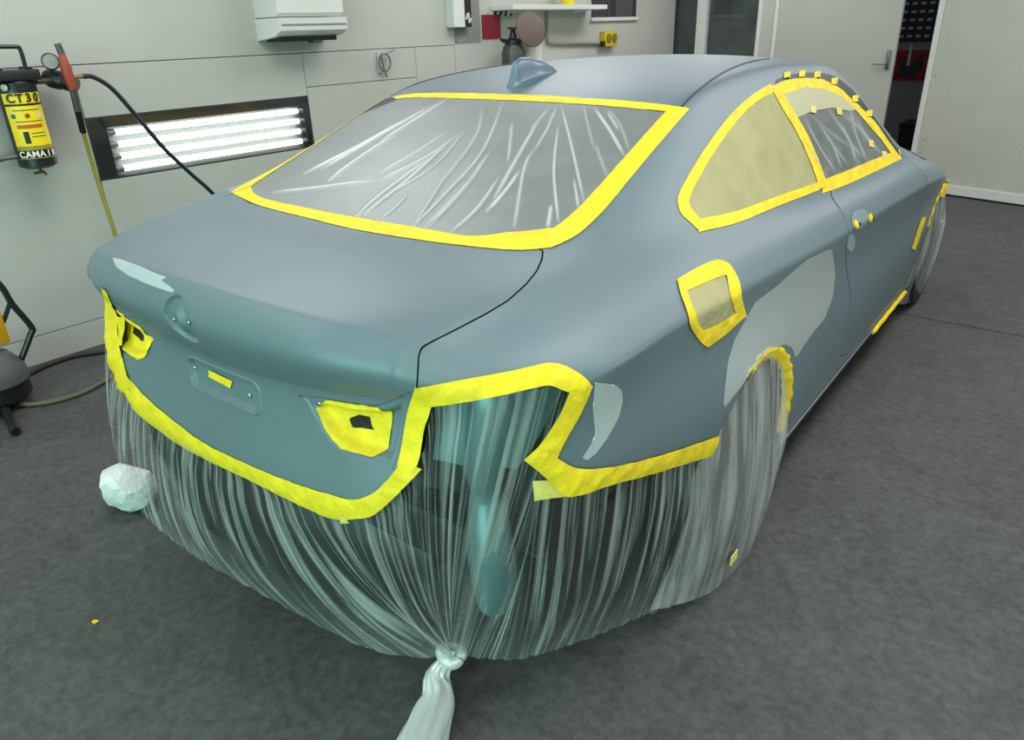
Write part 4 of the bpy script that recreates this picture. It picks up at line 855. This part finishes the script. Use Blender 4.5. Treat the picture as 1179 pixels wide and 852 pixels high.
# hose assembly hanging from the regulator
h0 = wl(66, 50, .24); h1 = wl(84, 103, .24); h2 = wl(90, 128, .22); h3 = wl(96, 152, .18); h4 = wl(133, 272, .10)
hs = empty('air_hose', room(0, 0, 0), RZ); tag(hs, 'yellow air hose with red coupler hanging from the regulator', 'hose')
def seg(name, P, r, m, parent=hs, smooth=0, sg=10): b = MB(); b.tube(P, r, sg, smooth=smooth); return auto(b.build(name, m, parent), 50)
seg('coupler', [h0, wl(71, 62, .24)], .015, mat('grey_steel', (88, 88, 86), .4, .5)); seg('grip', [wl(71, 61, .24), wl(76, 80, .24), h1], [.013, .022, .023, .018], mat('grip_red', (150, 62, 40), .5), smooth=4)
seg('coupler', [h1, h2], .017, mat('grey_steel', (88, 88, 86), .4, .5)); seg('hose_sleeve', [h2, h3], .016, BPLAST)
HOSEY = mat('hose_olive', (150, 142, 60), .45, noise=.1, scale=30)
seg('hose', [h3, wl(110, 200, .12), h4, wl(150, 330, .09), wl(168, 390, .08)], .011, HOSEY, smooth=8)
bh = empty('black_hose', room(0, 0, 0), RZ); tag(bh, 'black air hose arcing from the red coupler down behind the trunk', 'hose')
seg('hose_fitting', [wl(79, 90, .24), wl(96, 88, .23)], .009, mat('brass', (150, 130, 80), .35, .8), bh)
seg('hose', [wl(95, 88, .23), wl(108, 89, .23), wl(130, 103, .23), wl(160, 137, .24), wl(190, 172, .25), wl(220, 200, .26), wl(246, 224, .28), wl(275, 262, .26), wl(300, 330, .22)], .011, mat('hose_navy', (26, 30, 40), .35), bh, smooth=8)
# white dispenser box
a0 = wl(320, 20, .22); a1 = wl(396, 20, .22); bb = wl(330, 42, .22); bw = a1[1]-a0[1]
dis = empty('wall_dispenser', room(XL, (a0[1]+a1[1])/2, bb[2]), RZ); tag(dis, 'white metal dispenser box mounted high on the left wall', 'dispenser')
b = MB(); b.prism([(0, .10), (.20, .10), (.22, .12), (.22, .62), (0, .62)], -bw/2, bw/2, 'xz'); o = b.build('upper_cover', WHITE, dis)
b = MB(); b.prism([(0, -.02), (.17, .0), (.235, .03), (.24, .095), (0, .095)], -bw/2-.006, bw/2+.006, 'xz'); b.build('lower_cover', WHITE, dis)
b = MB(); b.box((.10, 0, -.012), (.14, bw*.86, .03), .004); b.build('slot', BLACK, dis); b = MB(); b.box((.14, bw*.12, -.03), (.06, .05, .02), .004); b.build('latch', mat('grey_steel', (88, 88, 86), .4, .5), dis)
b = MB(); b.box((.238, 0, .06), (.008, bw*.98, .006)); b.build('trim_strip', GREYM, dis)
# wire ring on a hook
k = wl(443, 72, .03); rk = empty('wire_ring', room(XL+.03, k[1], k[2]), RZ); tag(rk, 'grey wire ring with clip hanging on the left wall', 'ring')
b = MB(); b.tube([(0, .05*math.cos(t), .055*math.sin(t)) for t in np.linspace(0, 2*math.pi, 24)], .006, 6); auto(b.build('ring', mat('wire_grey', (112, 116, 112), .4, .5), rk))
b = MB(); b.tube([(0, -.03, .04), (0, -.01, -.05), (0, .01, -.09)], .006, 6); b.tube([(0, 0, .05), (.02, .07, .075)], .006, 6); auto(b.build('clip', MATS['wire_grey'], rk))
b = MB(); b.box((-.025, -.02, 0), (.01, .05, .13), .004); b.build('backing', WALLM, rk)
# switch box
s0 = wl(522, 10, .08); s1 = wl(546, 31, .08); sb = empty('switch_box', room(XL, (s0[1]+s1[1])/2, s1[2]), RZ); sw = s1[1]-s0[1]; tag(sb, 'narrow white switch cabinet with open black side on the left wall', 'cabinet')
b = MB(); b.box((.04, -sw*.22, .28), (.08, sw*.55, .56), .004); b.build('cabinet_body', WHITE, sb); b = MB(); b.box((.03, sw*.28, .28), (.06, sw*.42, .56), .003); b.build('open_side', BLACK, sb)
b = MB(); b.box((.083, -sw*.25, .30), (.01, sw*.12, .22), .002); b.build('handle_slot', BLACK, sb); b = MB(); b.tube([(.06, sw*.2, .05), (.07, sw*.28, .09), (.06, sw*.36, .03), (.07, sw*.42, .06)], .008, 6, smooth=4); auto(b.build('wire', WHITE, sb))
# red sign and hazard tape
r0 = wl(555, 17, .01); r1 = wl(577, 44, .01); rs = rb('wall_sign', mat('sign_red', (128, 22, 40), .5), [((0, 0, 0), (.006, r1[1]-r0[1], r0[2]-r1[2]))], None, .001); rs.location = room(XL+.006, (r0[1]+r1[1])/2, (r0[2]+r1[2])/2); tag(rs, 'plain dark red sign on the left wall beside the spray bottle', 'sign')
hz0 = wl(566, 13, .01); hz1 = wl(592, 18, .01); hz = empty('hazard_strip', room(XL+.004, (hz0[1]+hz1[1])/2, (hz0[2]+hz1[2])/2), RZ); tag(hz, 'short black and white striped hazard tape above the red sign', 'tape'); hw = hz1[1]-hz0[1]
b = MB(); b.box((0, 0, 0), (.002, hw, .035)); b.build('backing', WHITE, hz)
for k in range(4):
    y = -hw*.42+k*hw*.24; b = MB(); b.prism([(y, -.0175), (y+hw*.11, -.0175), (y+hw*.18, .0175), (y+hw*.07, .0175)], .0012, .003, 'yz'); b.build('stripe', BLACK, hz)
# bench behind the car with spray bottle and bucket
y0 = wl(560, 60, .3)[1]; bn = empty('bench', room(XL+.25, 4.55, 0), RZ); tag(bn, 'white workbench by the left wall hidden behind the roof', 'bench')
b = MB(); b.box((0, 0, 1.10), (.46, 1.2, .04), .006); b.build('bench_top', WHITE, bn)
for sx in (-.2, .2):
    for sy in (-.55, .55): b = MB(); b.box((sx, sy, .54), (.04, .04, 1.08)); b.build('leg', GREYM, bn)
def onx(u, v, off): return onwall(u, v, off)
p = onx(591, 50, .25); tp = onx(590, 31, .25); hgt = tp[2]-1.12
sp = empty('spray_bottle', room(XL+.25, p[1], 1.12), RZ); tag(sp, 'dark pump spray bottle standing beside the white bucket', 'spray bottle')
wS = (onx(600, 55, .25)[1]-onx(582, 55, .25)[1])/2
b = MB(); b.lathe([(wS*.95, 0), (wS, .02), (wS, hgt*.52), (wS*.8, hgt*.66), (wS*.55, hgt*.70), (.0001, hgt*.70)], (0, 0, 0), (0, 0, 1), 20); auto(b.build('tank', mat('tank_smoke', (66, 66, 60), .3, noise=.3, scale=20), sp))
b = MB(); b.lathe([(wS*.7, hgt*.68), (wS*.7, hgt*.76), (wS*.35, hgt*.80), (wS*.16, hgt*.95), (wS*.5, hgt*.965), (wS*.4, hgt), (.0001, hgt)], (0, 0, 0), (0, 0, 1), 16); b.box((0, 0, hgt*.75), (.03, wS*2.4, .022), .004); b.tube([(0, -wS*.7, hgt*.75), (0, -wS*1.5, hgt*.78)], .012, 8); auto(b.build('pump_head', BPLAST, sp))
p = onx(609, 55, .22); bt = onx(609, 42, .22); wB = (onx(618, 55, .22)[1]-onx(599, 55, .22)[1])/2*1.05
bk = empty('bucket', room(XL+.2, p[1]+.02, 1.12), RZ); tag(bk, 'white plastic bucket standing beside the dark spray bottle', 'bucket'); bh_ = bt[2]-1.12
b = MB(); b.lathe([(wB*.9, 0), (wB, bh_), (wB*1.05, bh_), (wB*1.05, bh_-.015), (wB*.96, bh_-.02), (wB*.85, .01), (.0001, .01)], (0, 0, 0), (0, 0, 1), 28); auto(b.build('bucket_wall', mat('bucket_white', (214, 214, 206), .4), bk))
dc = onx(611, 34, .36); disc = empty('sanding_pad', room(XL+.36, dc[1], dc[2]), RZ); tag(disc, 'round pinkish brown sanding disc leaning on top of the white bucket', 'disc')
rD = (onx(623, 34, .36)[1]-onx(600, 34, .36)[1])/2*1.0
b = MB(); b.lathe([(rD, -.006), (rD*1.0, .002), (rD*.97, .008), (.0001, .008)], (0, 0, 0), (.8, -.25, .25), 28); auto(b.build('pad', mat('pad_pink', (158, 132, 124), .8, noise=.08, scale=30), disc))
b = MB(); b.lathe([(rD*.98, -.008), (rD*1.04, -.006), (rD*1.04, .006), (rD*.98, .009)], (0, 0, 0), (.8, -.25, .25), 28); auto(b.build('rim', mat('rim_dark', (92, 74, 68), .6), disc))
# shelf with clutter, small dark window, conduit and socket
e0 = wl(588, 3, .2); e1 = wl(697, 11, .2); shf = empty('wall_shelf', room(XL, (e0[1]+e1[1])/2, e1[2]), RZ); tag(shf, 'long white shelf on the left wall under the picture edge', 'shelf'); sl = e1[1]-e0[1]
b = MB(); b.box((.11, 0, .02), (.22, sl, .035), .003); b.build('shelf_board', WHITE, shf)
for s in (-.35, .35): b = MB(); b.prism([(0, 0), (.16, 0), (0, -.02)], s*sl-.01, s*sl+.01, 'xz'); b.build('bracket', WHITE, shf)
jr = empty('paint_jar', room(XL+.12, (e0[1]*.35+e1[1]*.65), e1[2]+.038), RZ); tag(jr, 'small yellow jar standing on the white wall shelf', 'jar')
b = MB(); b.lathe([(.05, 0), (.055, .01), (.055, .08), (.045, .09)], (0, 0, 0), (0, 0, 1), 18); auto(b.build('jar_body', YEL, jr)); b = MB(); b.lathe([(.048, .09), (.048, .115), (.0001, .117)], (0, 0, 0), (0, 0, 1), 18); auto(b.build('lid', WHITE, jr))
f0 = wl(681, 0, .0); f1 = wl(731, 20, .0); win = struct(empty('window_2', room(XL, (f0[1]+f1[1])/2, f1[2]), RZ)); fw_ = f1[1]-f0[1]
b = MB(); b.box((.006, 0, .3), (.01, fw_, .6)); b.build('pane', mat('dim_pane', (52, 52, 56), .25), win)
b = MB(); b.box((.012, -fw_*.15, .3), (.008, .02, .6)); b.box((.012, fw_*.2, .3), (.008, .3, .58)); b.build('curtain', mat('dim_curtain', (70, 66, 68), .8), win)
b = MB(); b.box((.012, 0, -.01), (.03, fw_+.05, .03), .004); b.build('window_sill', WHITE, win)
c0_, c1_, c2_, c3_ = wl(630, 13, .02), wl(630, 44, .02), wl(636, 50, .02), wl(696, 50, .02)
cd_ = empty('conduit', room(0, 0, 0), RZ); tag(cd_, 'thin grey conduit pipe bending along the left wall to the yellow socket', 'conduit')
seg('pipe', [c0_, (c0_+c1_)/2, c1_, c2_, (c2_+c3_)/2, c3_], .013, mat('conduit_grey', (128, 130, 124), .5), cd_, smooth=5)
m1 = wl(697, 36, .06); m2 = wl(711, 53, .06); so = empty('socket_box', room(XL, (m1[1]+m2[1])/2, (m1[2]+m2[2])/2), RZ); tag(so, 'yellow electrical socket box on the left wall at the conduit end', 'socket'); ww = m2[1]-m1[1]; hh = m1[2]-m2[2]
b = MB(); b.box((.03, 0, 0), (.06, ww, hh), .012); auto(b.build('box', mat('socket_yellow', (196, 176, 30), .45), so))
for sy in (-1, 1): b = MB(); b.lathe([(ww*.18, 0), (ww*.18, .008), (ww*.1, .012), (.0001, .012)], (.06, sy*ww*.22, hh*.05), (1, 0, 0), 14); auto(b.build('outlet', mat('socket_dark', (120, 108, 24), .5), so))
b = MB(); b.box((.05, -ww*.6, -hh*.3), (.03, ww*.2, hh*.35), .004); b.build('plug', BPLAST, so)
# ------------------------------------------------------------------ cart at the left edge, floor hoses, scraps
ct0 = on(-8, 470, 2, 0); ct = empty('shop_vacuum', (ct0[0], ct0[1], 0), 0); tag(ct, 'black wheeled shop vacuum with bent tube handle and yellow box at left edge', 'vacuum')
def lc(u, v, ref=None):
    # points of the cart: in the plane through its foot that faces the camera
    n_ = np.array([CP[0]-ct0[0], CP[1]-ct0[1], 0]); n_ /= np.linalg.norm(n_); d_ = pray(u, v); t = ((ct0-CP)@n_)/(d_@n_); return CP+d_*t-np.array([ct0[0], ct0[1], 0])
rc = np.linalg.norm(lc(36, 420)-lc(-8, 420)); zt = lc(0, 405)[2]; zm = lc(0, 437)[2]; zb = lc(0, 460)[2]; ox, oy = lc(-8, 437)[:2]
b = MB(); b.lathe([(rc*.9, zm-.01), (rc, zm), (rc, zm+.012), (rc*.93, (zm+zt)/2), (rc*.6, zt), (.0001, zt+.005)], (ox, oy, 0), (0, 0, 1), 32); auto(b.build('lid', mat('lid_grey', (78, 80, 80), .5), ct))
b = MB(); b.lathe([(rc*.8, zb), (rc*.93, zb+.02), (rc*.93, zm), (rc*.85, zm+.005)], (ox, oy, 0), (0, 0, 1), 32); auto(b.build('tank', BPLAST, ct))
b = MB(); b.tube([lc(-30, 300), lc(0, 328), lc(14, 350), lc(36, 376), lc(35, 386), lc(20, 424), lc(12, 436), lc(-12, 439)], .0135, 10, smooth=4); b.tube([lc(11, 350), lc(5, 368), lc(-4, 384)], .010, 8); b.tube([lc(-4, 384), lc(-8, 410), lc(-8, 437)], .010, 8); auto(b.build('handle', BPLAST, ct))
yb0, yb1 = lc(-25, 358), lc(11, 395); b = MB(); b.box(tuple((yb0+yb1)/2-np.array([0, .02, 0])), (abs(yb1-yb0)[0]+.03, .12, abs(yb1-yb0)[2]*.98), .015); auto(b.build('yellow_box', mat('amber_plastic', (196, 140, 20), .4), ct))
for (u, v) in ((18, 498), (-30, 520), (-60, 480)):
    e = on(u, v, 2, .012)-np.array([ct0[0], ct0[1], 0]); b = MB(); b.tube([(ox, oy, zb+.01), ((ox+e[0])/2, (oy+e[1])/2, zb*.75), (e[0], e[1], .02)], [.022, .018, .014], 10, smooth=4); auto(b.build('leg', BPLAST, ct))
    b = MB(); b.lathe([(.018, -.012), (.02, 0), (.018, .012)], (e[0], e[1], .020), (1, 0, 0), 12); auto(b.build('caster', BLACK, ct))
P = [on(u, v, 2, .012) for u, v in ((0, 463), (30, 466), (62, 462), (95, 452), (125, 436), (160, 415))]
P2 = [on(u, v, 2, .014) for u, v in ((190, 392), (160, 397), (121, 404), (85, 410), (55, 420), (34, 430), (10, 444))]
b = MB(); b.tube(P, .011, 10, smooth=6); o = auto(b.build('floor_hose', mat('hose_dusty', (92, 90, 70), .6))); tag(o, 'dusty olive hose curving across the floor from the shop vacuum', 'hose')
b = MB(); b.tube(P2, .012, 10, smooth=6); o = auto(b.build('floor_hose', mat('hose_black', (38, 38, 36), .6))); tag(o, 'dark hose lying on the floor along the foot of the left wall', 'hose')
# white crumpled bundle by the far rear corner
bm = bmesh.new(); bmesh.ops.create_icosphere(bm, subdivisions=3, radius=1.0); c = on(147, 562, 2, .07); rb_ = np.random.default_rng(4)
dirs = rb_.normal(0, 1, (40, 3)); dirs /= np.linalg.norm(dirs, axis=1)[:, None]; hgt_ = rb_.uniform(.78, 1.02, 40)
for v_ in bm.verts:
    q = np.array(v_.co); q /= np.linalg.norm(q); dt = dirs@q; r_ = min(1.12, min(h/x for h, x in zip(hgt_, dt) if x > .15)); q = q*r_*(1+rb_.normal(0, .012))
    v_.co = Vector((q[0]*.10, q[1]*.09, q[2]*.082))
me = bpy.data.meshes.new('film_bundle'); bm.to_mesh(me); bm.free(); me.materials.append(mat('crumpled_film', (220, 224, 220), .4, bump=.5, bscale=45))
o = bpy.data.objects.new('film_bundle', me); COL.objects.link(o); o.location = (c[0], c[1], .078); tag(o, 'crumpled white plastic bundle on the floor beside the left rear corner', 'plastic bundle')
b = MB(); q = on(109, 716, 2, .003); b.box((0, 0, 0), (.016, .010, .004), .001); b.box((.006, .004, .002), (.008, .008, .004), .001); o = b.build('tape_scrap', TAPE, None, loc=q); tag(o, 'tiny yellow tape scrap on the dark floor', 'scrap')
for k_, pts in enumerate(([(1033,560),(1048,562),(1060,570),(1075,574),(1088,584)], [(962,588),(967,592),(971,598)], [(640,700),(668,712),(690,726)])):
    P = np.array([on(u, v, 2, .0008) for u, v in pts]); P = crom(P, 4); V = []
    for i, p in enumerate(P):
        t = P[min(i+1, len(P)-1)]-P[max(i-1, 0)]; n_ = np.array([-t[1], t[0], 0]); n_ /= np.linalg.norm(n_); w_ = .0022*(1-abs(2*i/(len(P)-1)-1)*.7); j_ = rng.normal(0, .0015)
        V += [EXI(p+n_*(w_+j_)), EXI(p-n_*(w_-j_))]
    mk('crack', V, [(2*i, 2*i+1, 2*i+3, 2*i+2) for i in range(len(P)-1)], BLACK, floor_obj, False)
